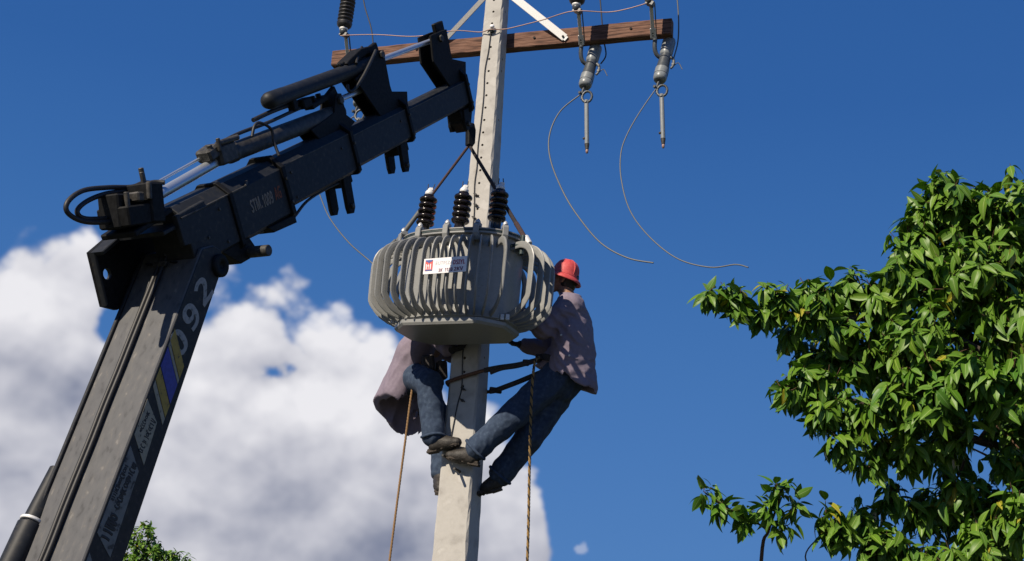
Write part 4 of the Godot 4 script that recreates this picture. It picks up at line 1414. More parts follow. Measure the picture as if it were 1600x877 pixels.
	lathe(st, along(a2, b2), [[0.0, -0.03], [0.025, -0.027], [0.043, -0.012], [0.051, 0.012], [0.0525, 0.035], [0.052, 0.16], [0.05, 0.17], [0.05, 0.9], [0.052, 0.91], [0.052, 1.3], [0.046, 1.335], [0.0, 1.34]], 24, 1)
	var cz := mk("extension_cylinder", st, M.boom_paint, t)
	st = sm()
	rod(st, B(2.35, 0.523), B(3.34, 0.508), 0.019, 16)
	mk("piston_rod", st, M.chrome, cz)
	st = sm()
	rod(st, B(3.28, 0.509), B(3.44, 0.506), 0.036, 16)
	mk("rod_eye", st, M.black_steel, cz)
	st = sm()
	rod(st, B(1.79, 0.385), B(2.3, 0.38), 0.019, 16)
	mk("piston_rod", st, M.chrome, cz)
	st = sm()
	prism(st, bf, [Vector2(2.0, 0.56), Vector2(2.32, 0.6), Vector2(2.34, 0.635), Vector2(2.2, 0.64), Vector2(2.02, 0.6), Vector2(1.98, 0.585)], -0.06, 0.03, 0.004)
	tube(st, smooth_path([B(1.99, 0.59, 0.0), B(1.965, 0.58, 0), B(1.96, 0.53, 0.02)], 3), 0.012, -1.0, 7)
	bolt(st, B(1.96, 0.585, 0.0), -bf.basis.x, 0.014, 0.03)
	mk("shield", st, M.black_steel, cz)
	st = sm()
	tube(st, smooth_path([B(2.33, 0.6, 0.06), B(2.2, 0.545, 0.075), B(2.05, 0.47, 0.075), B(1.93, 0.415, 0.06), B(1.885, 0.425, 0.05), B(1.9, 0.46, 0.045)], 6), 0.011, -1.0, 8)
	tube(st, smooth_path([B(2.3, 0.64, -0.02), B(2.15, 0.6, 0.02), B(2.06, 0.565, 0.05)], 5), 0.01, -1.0, 8)
	mk("pipe", st, M.rubber, cz)
	# ---- valve block and hoses at the elbow
	st = sm()
	box(st, bf * Transform3D(Basis(Vector3.BACK, -0.3), Vector3(-0.235, 0.30, 0.03)), Vector3(0.1, 0.2, 0.16), 0.008)
	box(st, bf * Transform3D(Basis(Vector3.BACK, -0.3), Vector3(-0.41, 0.315, -0.02)), Vector3(0.09, 0.17, 0.13), 0.008)
	box(st, bf * Transform3D(Basis(Vector3.BACK, -0.2), Vector3(-0.33, 0.27, 0.0)), Vector3(0.26, 0.1, 0.2), 0.008)
	box(st, bf * Transform3D(Basis(Vector3.BACK, 0.1), Vector3(-0.28, 0.215, -0.02)), Vector3(0.32, 0.03, 0.22), 0.006)
	var vb := mk("valve_block", st, M.black_steel, t)
	st = sm()
	box(st, bf * Transform3D(Basis(Vector3.BACK, -0.3), Vector3(-0.315, 0.355, 0.02)), Vector3(0.05, 0.05, 0.14), 0.008)
	rod(st, B(-0.28, 0.33, 0.1), B(-0.25, 0.41, 0.1), 0.014, 10)
	rod(st, B(-0.4, 0.33, 0.06), B(-0.38, 0.4, 0.06), 0.014, 10)
	rod(st, B(-0.17, 0.38, 0.0), B(-0.16, 0.47, 0.0), 0.014, 10)
	rod(st, B(-0.21, 0.38, 0.03), B(-0.2, 0.455, 0.03), 0.012, 10)
	mk("fitting", st, M.dusty_steel, vb)
	var hoses := [
		[[-0.27, 3.975, 0.0], [-0.33, 3.965, -0.04], [-0.40, 3.915, -0.05], [-0.552, 3.852, -0.05], [-0.711, 3.773, -0.05], [-0.792, 3.685, -0.05], [-0.78, 3.632, -0.05], [-0.676, 3.625, -0.04], [-0.514, 3.685, -0.02], [-0.327, 3.785, 0.0], [-0.166, 3.831, -0.02], [-0.11, 3.822, -0.05], [-0.075, 3.76, -0.065], [-0.068, 3.66, -0.065]],
		[[-0.26, 3.985, 0.03], [-0.3, 3.975, -0.02], [-0.422, 3.887, -0.05], [-0.566, 3.813, -0.05], [-0.679, 3.729, -0.05], [-0.726, 3.66, -0.05], [-0.66, 3.647, -0.05], [-0.477, 3.722, -0.03], [-0.285, 3.811, 0.02], [-0.154, 3.85, 0.0], [-0.09, 3.84, -0.06], [-0.06, 3.76, -0.092], [-0.066, 3.66, -0.092]]]
	for hs in hoses:
		var v := []
		for p in hs:
			v.append(Vector3(p[0], p[1], p[2]))
		st = sm()
		tube(st, smooth_path(v, 6), 0.0125, -1.0, 10)
		var ho := mk("loop_hose", st, M.rubber, t)
		st = sm()
		rod(st, v[v.size() - 2] + Vector3(0.0, 0.02, 0), v[v.size() - 1] + Vector3(0, 0.03, 0), 0.02, 8, 0.018)
		rod(st, v[v.size() - 2] + Vector3(0.0, -0.02, 0), v[v.size() - 2] + Vector3(-0.002, -0.045, 0), 0.025, 6)
		mk("coupling", st, M.dusty_steel, ho)
	# ---- lettering on the upper boom
	for w in [["STM.", 0.525, 0.06, "text_pale"], ["1009", 0.64, 0.055, "text_pale"], ["AG", 0.75, 0.06, "text_rust"]]:
		var o := MeshInstance3D.new()
		o.name = "lettering"
		o.mesh = lettering(w[0], 0.07, true)
		o.material_override = M[w[3]]
		o.transform = Transform3D(Basis.IDENTITY, -origin) * bf * Transform3D(Basis.IDENTITY.scaled(Vector3(0.5, 1.0, 1.0)), Vector3(w[1], w[2], 0.1208))
		t.add_child(o, true)
	# ---- boom head with the hook block
	st = sm()
	prism(st, bf, [Vector2(3.38, -0.04), Vector2(3.56, 0.0), Vector2(3.58, -0.1), Vector2(3.5, -0.2), Vector2(3.42, -0.22), Vector2(3.36, -0.14)], -0.05, 0.05, 0.006)
	mk("boom_head", st, M.black_steel, t)
	st = sm()
	var hook := crane_frame().affine_inverse() * (pole_frame() * Vector3(0.085, 5.70, 0.62))
	prism(st, Transform3D(Basis(Vector3.UP, -0.5), hook), [Vector2(-0.025, -0.05), Vector2(0.02, -0.06), Vector2(0.042, -0.02), Vector2(0.04, 0.09), Vector2(0.022, 0.14), Vector2(-0.02, 0.14), Vector2(-0.035, 0.08)], -0.025, 0.025, 0.008)
	rod(st, hook + Vector3(0, 0.12, 0), B(3.46, -0.17, 0.0), 0.022, 10)
	mk("hook_block", st, M.black_steel, t)

func patch(st: SurfaceTool, shape: Array) -> void:      # a thin sticker lying on the side of the lower boom
	var poly := []
	for p in shape:
		var w := lower(p[0], p[1], 0.0)
		poly.append(Vector2(w.x, w.y))
	prism(st, Transform3D.IDENTITY, poly, 0.1425, 0.146, 0.0005)

func make_sling() -> void:
	var hook := Vector3(0.085, 5.655, 0.62)
	var t := thing("lifting_sling", pole_frame(), hook, "two-legged brown rope sling between boom hook and transformer lugs", "sling")
	var st := sm()
	var l1 := Vector3(-0.46, 4.86, 0.62)
	tube(st, smooth_path([hook, hook.lerp(l1, 0.3), hook.lerp(l1, 0.55)], 8), 0.011, -1.0, 8)
	mk("rope_leg", st, M.sling, t)
	st = sm()
	tube(st, smooth_path([hook.lerp(l1, 0.5), hook.lerp(l1, 0.75), l1], 8), 0.019, -1.0, 8)
	tube(st, smooth_path([l1 + Vector3(0.02, 0.02, 0.03), l1 + Vector3(-0.06, -0.05, 0.02), l1 + Vector3(-0.09, -0.11, 0.03)], 6), 0.018, -1.0, 8)
	mk("strap_leg", st, M.wire_grey, t)
	st = sm()
	var r1 := Vector3(0.615, 4.825, 0.66)
	tube(st, smooth_path([hook, hook.lerp(r1, 0.35), hook.lerp(r1, 0.7), r1], 8), 0.013, 0.017, 8)
	mk("rope_leg", st, M.sling_dark, t)
	st = sm()
	rod(st, r1 + Vector3(-0.012, 0.03, 0), r1 + Vector3(0.025, -0.03, 0.004), 0.026, 12)
	mk("ferrule", st, M.white_metal, t)
	st = sm()
	rod(st, hook + (r1 - hook) * 0.82, hook + (r1 - hook) * 0.97, 0.019, 10)
	mk("sleeve", st, M.sling, t)

# ------------------------------------------------------------------ workers (pole frame)
func v3(a: Array) -> Vector3:
	return Vector3(a[0], a[1], a[2])

func bones(list: Array) -> Array:
	var out := []
	for b in list:
		out.append([v3(b[0]), v3(b[1]), b[2], b[3]])
	return out

func sole(st: SurfaceTool, heel: Vector3, toe: Vector3, up: Vector3) -> void:
	var d := (toe - heel).normalized()
	var s := d.cross(up).normalized()
	var n := s.cross(d).normalized()
	var l := (toe - heel).length()
	var shape := []
	for p in [[0.0, -0.02], [-0.012, 0.0], [0.0, 0.03], [0.06, 0.038], [0.12, 0.034], [0.18, 0.045], [l - 0.03, 0.04], [l, 0.02], [l + 0.008, 0.0], [l, -0.022], [l - 0.03, -0.04], [0.18, -0.044], [0.12, -0.034], [0.06, -0.037]]:
		shape.append(Vector2(p[0], p[1]))
	# heel block and welt
	prism(st, Transform3D(Basis(d, -s, n), heel), shape, 0.0, 0.02, 0.004)
	prism(st, Transform3D(Basis(d, -s, n), heel - n * 0.016), [Vector2(-0.008, -0.03), Vector2(0.075, -0.035), Vector2(0.075, 0.035), Vector2(-0.008, 0.03)], 0.0, 0.018, 0.003)
	for k in 5:
		prism(st, Transform3D(Basis(d, -s, n), heel - n * 0.007), [Vector2(0.11 + k * 0.028, -0.036), Vector2(0.125 + k * 0.028, -0.036), Vector2(0.125 + k * 0.028, 0.036), Vector2(0.11 + k * 0.028, 0.036)], 0.0, 0.009, 0.002)

func boot(parent: Node3D, ankle: Vector3, heel: Vector3, toe: Vector3) -> void:
	var up := (ankle - heel).normalized()
	var d := (toe - heel).normalized()
	var mid := heel.lerp(toe, 0.55)
	var list := [[ankle + up * 0.02, heel + up * 0.045 + d * 0.035, 0.056, 0.047], [heel + up * 0.045 + d * 0.035, mid + up * 0.04, 0.044, 0.042], [ankle, mid + up * 0.045, 0.045, 0.04], [mid + up * 0.038, toe + up * 0.034 - d * 0.04, 0.041, 0.036]]
	var o := mkm("boot", field_commit(field_mesh(list, 0.009, 0.035, 0.003, 30.0)), M.leather, parent)
	var st := sm()
	sole(st, heel, toe, up)
	mk("sole", st, M.sole, o)
	st = sm()
	for k in 3:
		var c := mid.lerp(ankle, 0.25 + 0.2 * k) + up * 0.035 + d * (0.015 - 0.01 * k)
		var s := d.cross(up).normalized() * 0.035
		tube(st, smooth_path([c - s, c + up * 0.012 + d * 0.01, c + s], 3), 0.0035, -1.0, 5)
	mk("lace", st, M.strap, o)

func hand(parent: Node3D, wrist: Vector3, aim: Vector3, palm_down: Vector3, curl: float, mat: Material, thumb_side: float) -> void:
	var d := aim.normalized()
	var n := (palm_down - d * palm_down.dot(d)).normalized()
	var s := d.cross(n).normalized()
	var list := [[wrist, wrist + d * 0.03, 0.03, 0.032]]
	for k in 4:
		var off := (k - 1.5) * 0.021
		var root := wrist + d * (0.098 - absf(k - 1.2) * 0.005) + s * off
		list.append([wrist + d * 0.02 + s * off * 0.6, root, 0.02, 0.0135])
		var l: float = [0.07, 0.08, 0.075, 0.06][k]
		var a := d
		var p := root
		for j in 3:
			a = (a * cos(curl * (0.7 + 0.3 * j)) + n * sin(curl * (0.7 + 0.3 * j))).normalized()
			var q: Vector3 = p + a * l * [0.45, 0.32, 0.23][j]
			list.append([p, q, 0.0115 - 0.001 * j, 0.0105 - 0.001 * j])
			p = q
	var tr := wrist + d * 0.035 + s * thumb_side * 0.028
	var tm := tr + d * 0.035 + s * thumb_side * 0.03 + n * 0.012
	list.append([tr, tm, 0.016, 0.012])
	list.append([tm, tm + d * 0.03 + n * 0.018 + s * thumb_side * 0.002, 0.012, 0.01])
	mkm("glove", field_commit(field_mesh(list, 0.0055, 0.008)), mat, parent)

func helmet(parent: Node3D, at: Vector3, up: Vector3) -> void:
	var fx := along(at, at + up)
	var st := sm()
	lathe(st, fx, [[0.148, -0.042], [0.15, -0.036], [0.136, -0.016], [0.112, 0.0], [0.107, 0.03], [0.098, 0.07], [0.08, 0.105], [0.05, 0.128], [0.02, 0.137], [0.0, 0.138]], 30, 1)
	lathe(st, fx, [[0.148, -0.042], [0.132, -0.024], [0.108, -0.006], [0.10, 0.03], [0.09, 0.068], [0.07, 0.1], [0.0, 0.12]], 30, 2)
	var o := mk("helmet", st, M.helmet, parent)
	st = sm()
	for k in 3:
		var a := (k - 1) * 0.6
		var path := []
		for j in 7:
			var e := -0.1 + j * 0.28
			path.append(fx * Vector3(cos(e) * 0.104 * cos(a), 0.03 + sin(e) * 0.106, cos(e) * 0.104 * sin(a)))
		tube(st, smooth_path(path, 3), 0.008, -1.0, 6, 0.6)
	lathe(st, fx, [[0.113, 0.001], [0.1115, 0.008], [0.1095, 0.014]], 30, 1)
	mk("shell_rib", st, M.helmet, o)

func head_bones(c: Vector3, up: Vector3, fwd: Vector3, neck: Vector3) -> Array:
	var s := fwd.cross(up).normalized()
	var out := [[c + up * 0.03 - fwd * 0.02, c + up * 0.025 + fwd * 0.012, 0.084, 0.078], [c - up * 0.01 + fwd * 0.02, c - up * 0.085 + fwd * 0.052, 0.066, 0.034],
		[c + up * 0.005 + fwd * 0.086, c - up * 0.028 + fwd * 0.108, 0.010, 0.015], [c - up * 0.055 + fwd * 0.08, c - up * 0.06 + fwd * 0.084, 0.022, 0.02],
		[c - up * 0.095 + fwd * 0.066, c - up * 0.098 + fwd * 0.07, 0.022, 0.018], [c - up * 0.05 - fwd * 0.02, neck, 0.056, 0.06]]
	for q in [-1.0, 1.0]:
		out.append([c + up * 0.022 + fwd * 0.074 + s * q * 0.018, c + up * 0.022 + fwd * 0.062 + s * q * 0.045, 0.017, 0.014])
		out.append([c - up * 0.02 + fwd * 0.066 + s * q * 0.035, c - up * 0.018 + fwd * 0.045 + s * q * 0.05, 0.022, 0.022])
		out.append([c + up * 0.012 - fwd * 0.008 + s * q * 0.082, c - up * 0.03 + fwd * 0.0 + s * q * 0.078, 0.014, 0.01])
	return out

func make_workers() -> void:
	worker_facing_left()
	worker_behind_tank()
	ropes()

func lean(p: Vector3) -> Vector3:      # the trunk hangs behind the pole's middle, the feet stay where they stand
	return p + Vector3(-0.048, 0.05, -0.16) * smoothstep(3.35, 3.9, p.y)

func leaning(list: Array) -> Array:
	var out := bones(list)
	for b in out:
		b[0] = lean(b[0])
		b[1] = lean(b[1])
	return out

func worker_facing_left() -> void:
	var frame := pole_frame()
	var t := thing("person", frame, Vector3(0.2, 3.1, 0.1), "worker in red helmet, faded mauve jacket and jeans leaning back from the pole", "person")
	var up := Vector3(0.30, 0.95, 0).normalized()
	var fwd := Vector3(-0.93, 0.28, 0.25).normalized()
	var hc := lean(Vector3(0.755, 4.70, 0.1))
	var neck := lean(Vector3(0.82, 4.52, 0.1))
	var body := leaning([[[0.82, 4.52, 0.1], [0.83, 4.36, 0.1], 0.06, 0.1], [[0.83, 4.36, 0.18], [0.81, 4.0, 0.17], 0.09, 0.09], [[0.83, 4.36, 0.02], [0.81, 4.0, 0.03], 0.09, 0.09],
		[[0.85, 4.44, 0.25], [0.67, 4.245, 0.32], 0.05, 0.042], [[0.67, 4.245, 0.32], [0.5, 4.36, 0.3], 0.04, 0.03], [[0.8, 4.46, -0.05], [0.62, 4.17, 0.0], 0.05, 0.042], [[0.62, 4.17, 0.0], [0.44, 4.185, 0.08], 0.04, 0.03],
		[[0.79, 3.92, 0.18], [0.453, 3.583, 0.23], 0.085, 0.058], [[0.453, 3.583, 0.23], [0.18, 3.35, 0.2], 0.055, 0.04], [[0.78, 3.9, 0.02], [0.507, 3.477, -0.02], 0.085, 0.058], [[0.507, 3.477, -0.02], [0.3, 3.22, -0.06], 0.055, 0.04]])
	var data := field_mesh(body, 0.018, 0.05)
	var s := fwd.cross(up).normalized()
	var sockets := []
	for q in [-1.0, 1.0]:
		sockets.append([hc + up * 0.004 + fwd * 0.098 + s * q * 0.032, hc + up * 0.004 + fwd * 0.094 + s * q * 0.034, 0.014, 0.014])
	sockets.append([hc - up * 0.062 + fwd * 0.112 + s * 0.02, hc - up * 0.062 + fwd * 0.112 - s * 0.02, 0.007, 0.007])
	data = field_mesh(head_bones(hc, up, fwd, neck), 0.0065, 0.022, 0.0, 10.0, sockets, [], data)
	var skin := mkm("body", field_commit(data), M.skin, t)
	var st := sm()
	for q in [-1.0, 1.0]:
		lathe(st, along(hc + up * 0.004 + fwd * 0.079 + s * q * 0.032, hc + up * 0.004 + fwd * 0.1 + s * q * 0.032), [[0.0, -0.004], [0.011, 0.0], [0.012, 0.006], [0.008, 0.012], [0.0, 0.014]], 10)
	mk("eye", st, M.hair, skin)
	mkm("hair", field_commit(field_mesh([[hc + up * 0.03 - fwd * 0.035, hc - up * 0.03 - fwd * 0.05, 0.082, 0.062], [hc + up * 0.0 - fwd * 0.02 + s * 0.045, hc - up * 0.03 - fwd * 0.02 + s * 0.05, 0.045, 0.03], [hc + up * 0.0 - fwd * 0.02 - s * 0.045, hc - up * 0.03 - fwd * 0.02 - s * 0.05, 0.045, 0.03]], 0.008, 0.02, 0.002, 60.0)), M.hair, t)
	helmet(t, hc + up * 0.035, up)
	# jacket
	var jb := leaning([[[0.80, 4.50, 0.1], [0.83, 4.42, 0.1], 0.085, 0.12], [[0.855, 4.43, 0.2], [0.865, 4.2, 0.19], 0.115, 0.13], [[0.815, 4.45, 0.0], [0.85, 4.2, 0.01], 0.11, 0.13],
		[[0.865, 4.2, 0.19], [0.83, 3.93, 0.18], 0.13, 0.145], [[0.85, 4.2, 0.01], [0.83, 3.93, 0.02], 0.13, 0.145], [[0.84, 4.1, 0.1], [0.70, 3.98, 0.12], 0.14, 0.115], [[0.89, 4.1, 0.1], [0.92, 3.84, 0.1], 0.125, 0.145], [[0.9, 4.35, 0.1], [0.91, 4.1, 0.1], 0.1, 0.125],
		[[0.86, 4.44, 0.26], [0.68, 4.245, 0.33], 0.082, 0.078], [[0.68, 4.245, 0.33], [0.52, 4.345, 0.305], 0.076, 0.058], [[0.8, 4.46, -0.05], [0.62, 4.17, 0.0], 0.08, 0.075], [[0.62, 4.17, 0.0], [0.47, 4.182, 0.06], 0.074, 0.056]])
	var hem := Vector3(-0.404, -0.914, 0.0)
	mkm("jacket", field_commit(field_mesh(jb, 0.009, 0.04, 0.011, 3.4, leaning([[[0.82, 4.02, 0.1], [0.86, 3.7, 0.1], 0.1, 0.17], [[0.79, 4.0, 0.2], [0.84, 3.7, 0.2], 0.09, 0.13], [[0.79, 4.0, 0.0], [0.84, 3.7, 0.0], 0.09, 0.13], [[0.91, 3.95, 0.1], [0.95, 3.7, 0.1], 0.09, 0.125], [[0.72, 3.97, 0.12], [0.7, 3.8, 0.12], 0.07, 0.1]]), [[lean(Vector3(0.815, 3.885, 0.1)), hem]], [], Vector3(1.1, 0.9, 0.7))), M.jacket, t)
	st = sm()
	var collar := []
	for k in 13:
		var a := -2.2 + 4.4 * k / 12.0
		collar.append(lean(Vector3(0.812 + cos(a) * 0.082, 4.555 - cos(a) * 0.012 - 0.02 * absf(sin(a * 0.5)), 0.1 + sin(a) * 0.085)))
	tube(st, smooth_path(collar, 3), 0.02, -1.0, 8, 1.5)
	mk("collar", st, M.jacket, t)
	# trousers
	var tb := leaning([[[0.81, 3.99, 0.1], [0.79, 3.9, 0.1], 0.13, 0.14], [[0.80, 3.93, 0.17], [0.455, 3.585, 0.235], 0.128, 0.102], [[0.455, 3.585, 0.235], [0.21, 3.38, 0.2], 0.102, 0.084], [[0.21, 3.38, 0.2], [0.182, 3.352, 0.2], 0.09, 0.088],
		[[0.79, 3.9, 0.02], [0.51, 3.48, -0.02], 0.13, 0.106], [[0.51, 3.48, -0.02], [0.32, 3.24, -0.055], 0.106, 0.086], [[0.32, 3.24, -0.055], [0.3, 3.21, -0.06], 0.092, 0.09], [[0.86, 3.92, 0.1], [0.8, 3.84, 0.1], 0.12, 0.12]])
	mkm("trousers", field_commit(field_mesh(tb, 0.009, 0.02, 0.010, 3.4, [], [], [], Vector3(-0.8, 0.3, 0.9))), M.denim, t)
	st = sm()
	for q in [[0.172, 3.342, 0.2, 0.096, -0.7, -0.7], [0.292, 3.198, -0.062, 0.098, -0.62, -0.78]]:
		var cuff := PackedVector3Array()
		var cd := Vector3(q[4], q[5], 0).normalized()
		var cs := cd.cross(Vector3.BACK)
		for k in 21:
			var a := TAU * k / 20.0
			cuff.append(Vector3(q[0], q[1], q[2]) + (cs * cos(a) + Vector3.BACK * sin(a)) * q[3] * (1.0 + 0.05 * sin(a * 3.0)))
		tube(st, cuff, 0.012, -1.0, 7)
	mk("trouser_cuff", st, M.denim, t)
	for q in [[0.72, 4.3, 0.31], [0.83, 4.18, 0.335], [0.9, 4.02, 0.33]]:
		st = sm()
		bolt(st, lean(v3(q)), Vector3(-0.2, 0, 1).normalized(), 0.009, 0.004)
		mk("button", st, M.white_metal, t)
	boot(t, Vector3(0.165, 3.325, 0.2), Vector3(0.2, 3.232, 0.2), Vector3(-0.055, 3.272, 0.205))
	boot(t, Vector3(0.29, 3.2, -0.06), Vector3(0.30, 3.10, -0.06), Vector3(0.06 + 0.08, 3.045, -0.05))
	hand(t, lean(Vector3(0.455, 4.184, 0.066)), Vector3(-1, 0.02, 0.5), Vector3(0.1, 1, 0.1), 0.55, M.glove, 1.0)
	hand(t, lean(Vector3(0.505, 4.355, 0.305)), Vector3(-1, 0.5, -0.3), Vector3(-0.2, 0.2, -1), 0.5, M.glove, -1.0)
	st = sm()
	var belt := []
	for k in 25:
		var a := TAU * k / 24.0
		belt.append(lean(Vector3(0.775 + cos(a) * 0.16, 4.0 - cos(a) * 0.06, 0.1 + sin(a) * 0.19)))
	sweep(st, PackedVector3Array(belt), [Vector2(-0.025, -0.006), Vector2(0.025, -0.006), Vector2(0.025, 0.006), Vector2(-0.025, 0.006)], Vector3(0.35, 0.94, 0), false)
	box(st, Transform3D(Basis(Vector3.UP, 0.7), lean(Vector3(0.625, 4.035, 0.2))), Vector3(0.06, 0.07, 0.03), 0.008)
	mk("tool_belt", st, M.strap, t)

func worker_behind_tank() -> void:
	var t := thing("person", pole_frame(), Vector3(-0.2, 3.05, 0.0), "worker in mauve jacket and jeans, head and shoulders hidden behind the transformer", "person")
	var hc := Vector3(-0.22, 4.78, -0.14)
	var body := bones([[[-0.27, 4.62, -0.13], [-0.33, 4.45, -0.13], 0.06, 0.1], [[-0.33, 4.45, -0.05], [-0.5, 4.03, -0.06], 0.09, 0.09], [[-0.33, 4.45, -0.2], [-0.5, 4.03, -0.2], 0.09, 0.09],
		[[-0.31, 4.5, 0.03], [-0.28, 4.28, 0.1], 0.05, 0.042], [[-0.28, 4.28, 0.1], [-0.12, 4.12, 0.17], 0.04, 0.03], [[-0.31, 4.5, -0.3], [-0.28, 4.25, -0.32], 0.05, 0.042], [[-0.28, 4.25, -0.32], [-0.1, 4.1, -0.22], 0.04, 0.03],
		[[-0.5, 3.98, -0.06], [-0.25, 3.86, 0.2], 0.085, 0.058], [[-0.25, 3.86, 0.2], [-0.172, 3.46, 0.2], 0.055, 0.04], [[-0.5, 3.96, -0.2], [-0.3, 3.7, -0.2], 0.085, 0.058], [[-0.3, 3.7, -0.2], [-0.222, 3.24, -0.14], 0.055, 0.04]])
	var data := field_mesh(body, 0.018, 0.05)
	var up := Vector3(-0.1, 1, 0).normalized()
	var fwd := Vector3(0.95, 0.05, 0.25).normalized()
	data = field_mesh(head_bones(hc, up, fwd, Vector3(-0.27, 4.6, -0.13)), 0.008, 0.022, 0.0, 10.0, [], [], data)
	mkm("body", field_commit(data), M.skin, t)
	helmet(t, hc + up * 0.035, up)
	var jb := bones([[[-0.29, 4.58, -0.13], [-0.33, 4.47, -0.13], 0.085, 0.12], [[-0.34, 4.45, -0.02], [-0.5, 4.15, -0.03], 0.115, 0.13], [[-0.34, 4.45, -0.23], [-0.5, 4.15, -0.22], 0.115, 0.13],
		[[-0.5, 4.17, -0.03], [-0.60, 3.84, -0.04], 0.13, 0.13], [[-0.5, 4.17, -0.2], [-0.585, 3.68, -0.2], 0.13, 0.17], [[-0.53, 4.2, -0.12], [-0.685, 3.76, -0.1], 0.12, 0.145],
		[[-0.31, 4.5, 0.03], [-0.28, 4.28, 0.1], 0.082, 0.074], [[-0.28, 4.28, 0.1], [-0.14, 4.14, 0.16], 0.07, 0.055], [[-0.31, 4.5, -0.3], [-0.28, 4.25, -0.32], 0.082, 0.074], [[-0.28, 4.25, -0.32], [-0.13, 4.12, -0.24], 0.07, 0.055]])
	var hem := Vector3(-0.33, -0.77, 0.55).normalized()
	mkm("jacket", field_commit(field_mesh(jb, 0.0105, 0.045, 0.008, 3.0, bones([[[-0.5, 4.05, -0.04], [-0.6, 3.7, -0.03], 0.09, 0.1], [[-0.5, 4.05, -0.2], [-0.575, 3.6, -0.19], 0.1, 0.142], [[-0.56, 4.0, -0.12], [-0.71, 3.62, -0.09], 0.095, 0.118]]), [[Vector3(-0.62, 3.80, 0.08), hem]], [], Vector3(1.2, -0.4, 0.6))), M.jacket, t)
	var tb := bones([[[-0.5, 4.05, -0.13], [-0.5, 3.97, -0.13], 0.12, 0.13], [[-0.49, 3.98, -0.04], [-0.255, 3.86, 0.19], 0.118, 0.1], [[-0.255, 3.86, 0.19], [-0.182, 3.5, 0.2], 0.1, 0.084], [[-0.182, 3.5, 0.2], [-0.174, 3.45, 0.2], 0.09, 0.088],
		[[-0.49, 3.95, -0.2], [-0.3, 3.7, -0.2], 0.115, 0.083], [[-0.3, 3.7, -0.2], [-0.225, 3.26, -0.145], 0.082, 0.07], [[-0.225, 3.26, -0.145], [-0.222, 3.23, -0.14], 0.078, 0.076]])
	mkm("trousers", field_commit(field_mesh(tb, 0.009, 0.02, 0.009, 3.4, [], [], [], Vector3(0.9, -0.5, 0.8))), M.denim, t)
	for q in [[-0.33, 4.06, 0.05, 0.1, 0.13, 0.07, 0.3], [-0.24, 4.02, -0.02, 0.08, 0.15, 0.08, 0.6], [-0.30, 3.95, -0.06, 0.12, 0.1, 0.1, 0.2]]:
		var pouch := sm()
		box(pouch, Transform3D(Basis.from_euler(Vector3(0.1, q[6], 0.15)), Vector3(q[0], q[1], q[2])), Vector3(q[3], q[4], q[5]), 0.015)
		mk("tool_pouch", pouch, M.strap, t)
	var cuff2 := sm()
	var ring := PackedVector3Array()
	for k in 21:
		var a := TAU * k / 20.0
		ring.append(Vector3(-0.172 + cos(a) * 0.094, 3.44 + 0.012 * sin(a * 2.0), 0.2 + sin(a) * 0.094))
	tube(cuff2, ring, 0.012, -1.0, 7)
	mk("trouser_cuff", cuff2, M.denim, t)
	boot(t, Vector3(-0.165, 3.425, 0.2), Vector3(-0.205, 3.325, 0.2), Vector3(0.045, 3.375, 0.205))
	boot(t, Vector3(-0.22, 3.22, -0.14), Vector3(-0.235, 3.12, -0.16), Vector3(-0.155, 3.03, 0.03))
	hand(t, Vector3(-0.125, 4.125, 0.168), Vector3(1, 0.2, 0.1), Vector3(0, 1, 0.1), 0.5, M.glove, 1.0)
	hand(t, Vector3(-0.11, 4.105, -0.225), Vector3(1, -0.1, 0.2), Vector3(0, 0, 1), 0.5, M.glove, 1.0)
	var st := sm()
	var belt := []
	for k in 25:
		var a := TAU * k / 24.0
		belt.append(Vector3(-0.5 + cos(a) * 0.15, 4.06 + cos(a) * 0.03, -0.12 + sin(a) * 0.16))
	sweep(st, PackedVector3Array(belt), [Vector2(-0.025, -0.006), Vector2(0.025, -0.006), Vector2(0.025, 0.006), Vector2(-0.025, 0.006)], Vector3(-0.2, 0.97, 0), false)
	mk("tool_belt", st, M.strap, t)

# ropes laid of three strands
func laid_rope(called: String, label: String, path: PackedVector3Array, r: float, mats: Array, base: Vector3) -> Node3D:
	var t := thing(called, pole_frame(), base, label, "rope", "ropes hanging from the workers")
	var even := PackedVector3Array()
	var carry := 0.0
	var step := 0.0125
	for i in path.size() - 1:
		var l := (path[i + 1] - path[i]).length()
		var d := carry
		while d < l:
			even.append(path[i].lerp(path[i + 1], d / l))
			d += step
		carry = d - l
	for k in 3:
		var strand := PackedVector3Array()
		for i in even.size():
			var dir := (even[mini(i + 1, even.size() - 1)] - even[maxi(i - 1, 0)]).normalized()
			var s := dir.cross(Vector3.BACK).normalized()
			var u := s.cross(dir)
			var a := TAU * (i * step / 0.075 + k / 3.0)
			strand.append(even[i] + (s * cos(a) + u * sin(a)) * r * 0.5)
		var st := sm()
		tube(st, strand, r * 0.56, -1.0, 6)
		mk("strand", st, M[mats[k]], t)
	return t

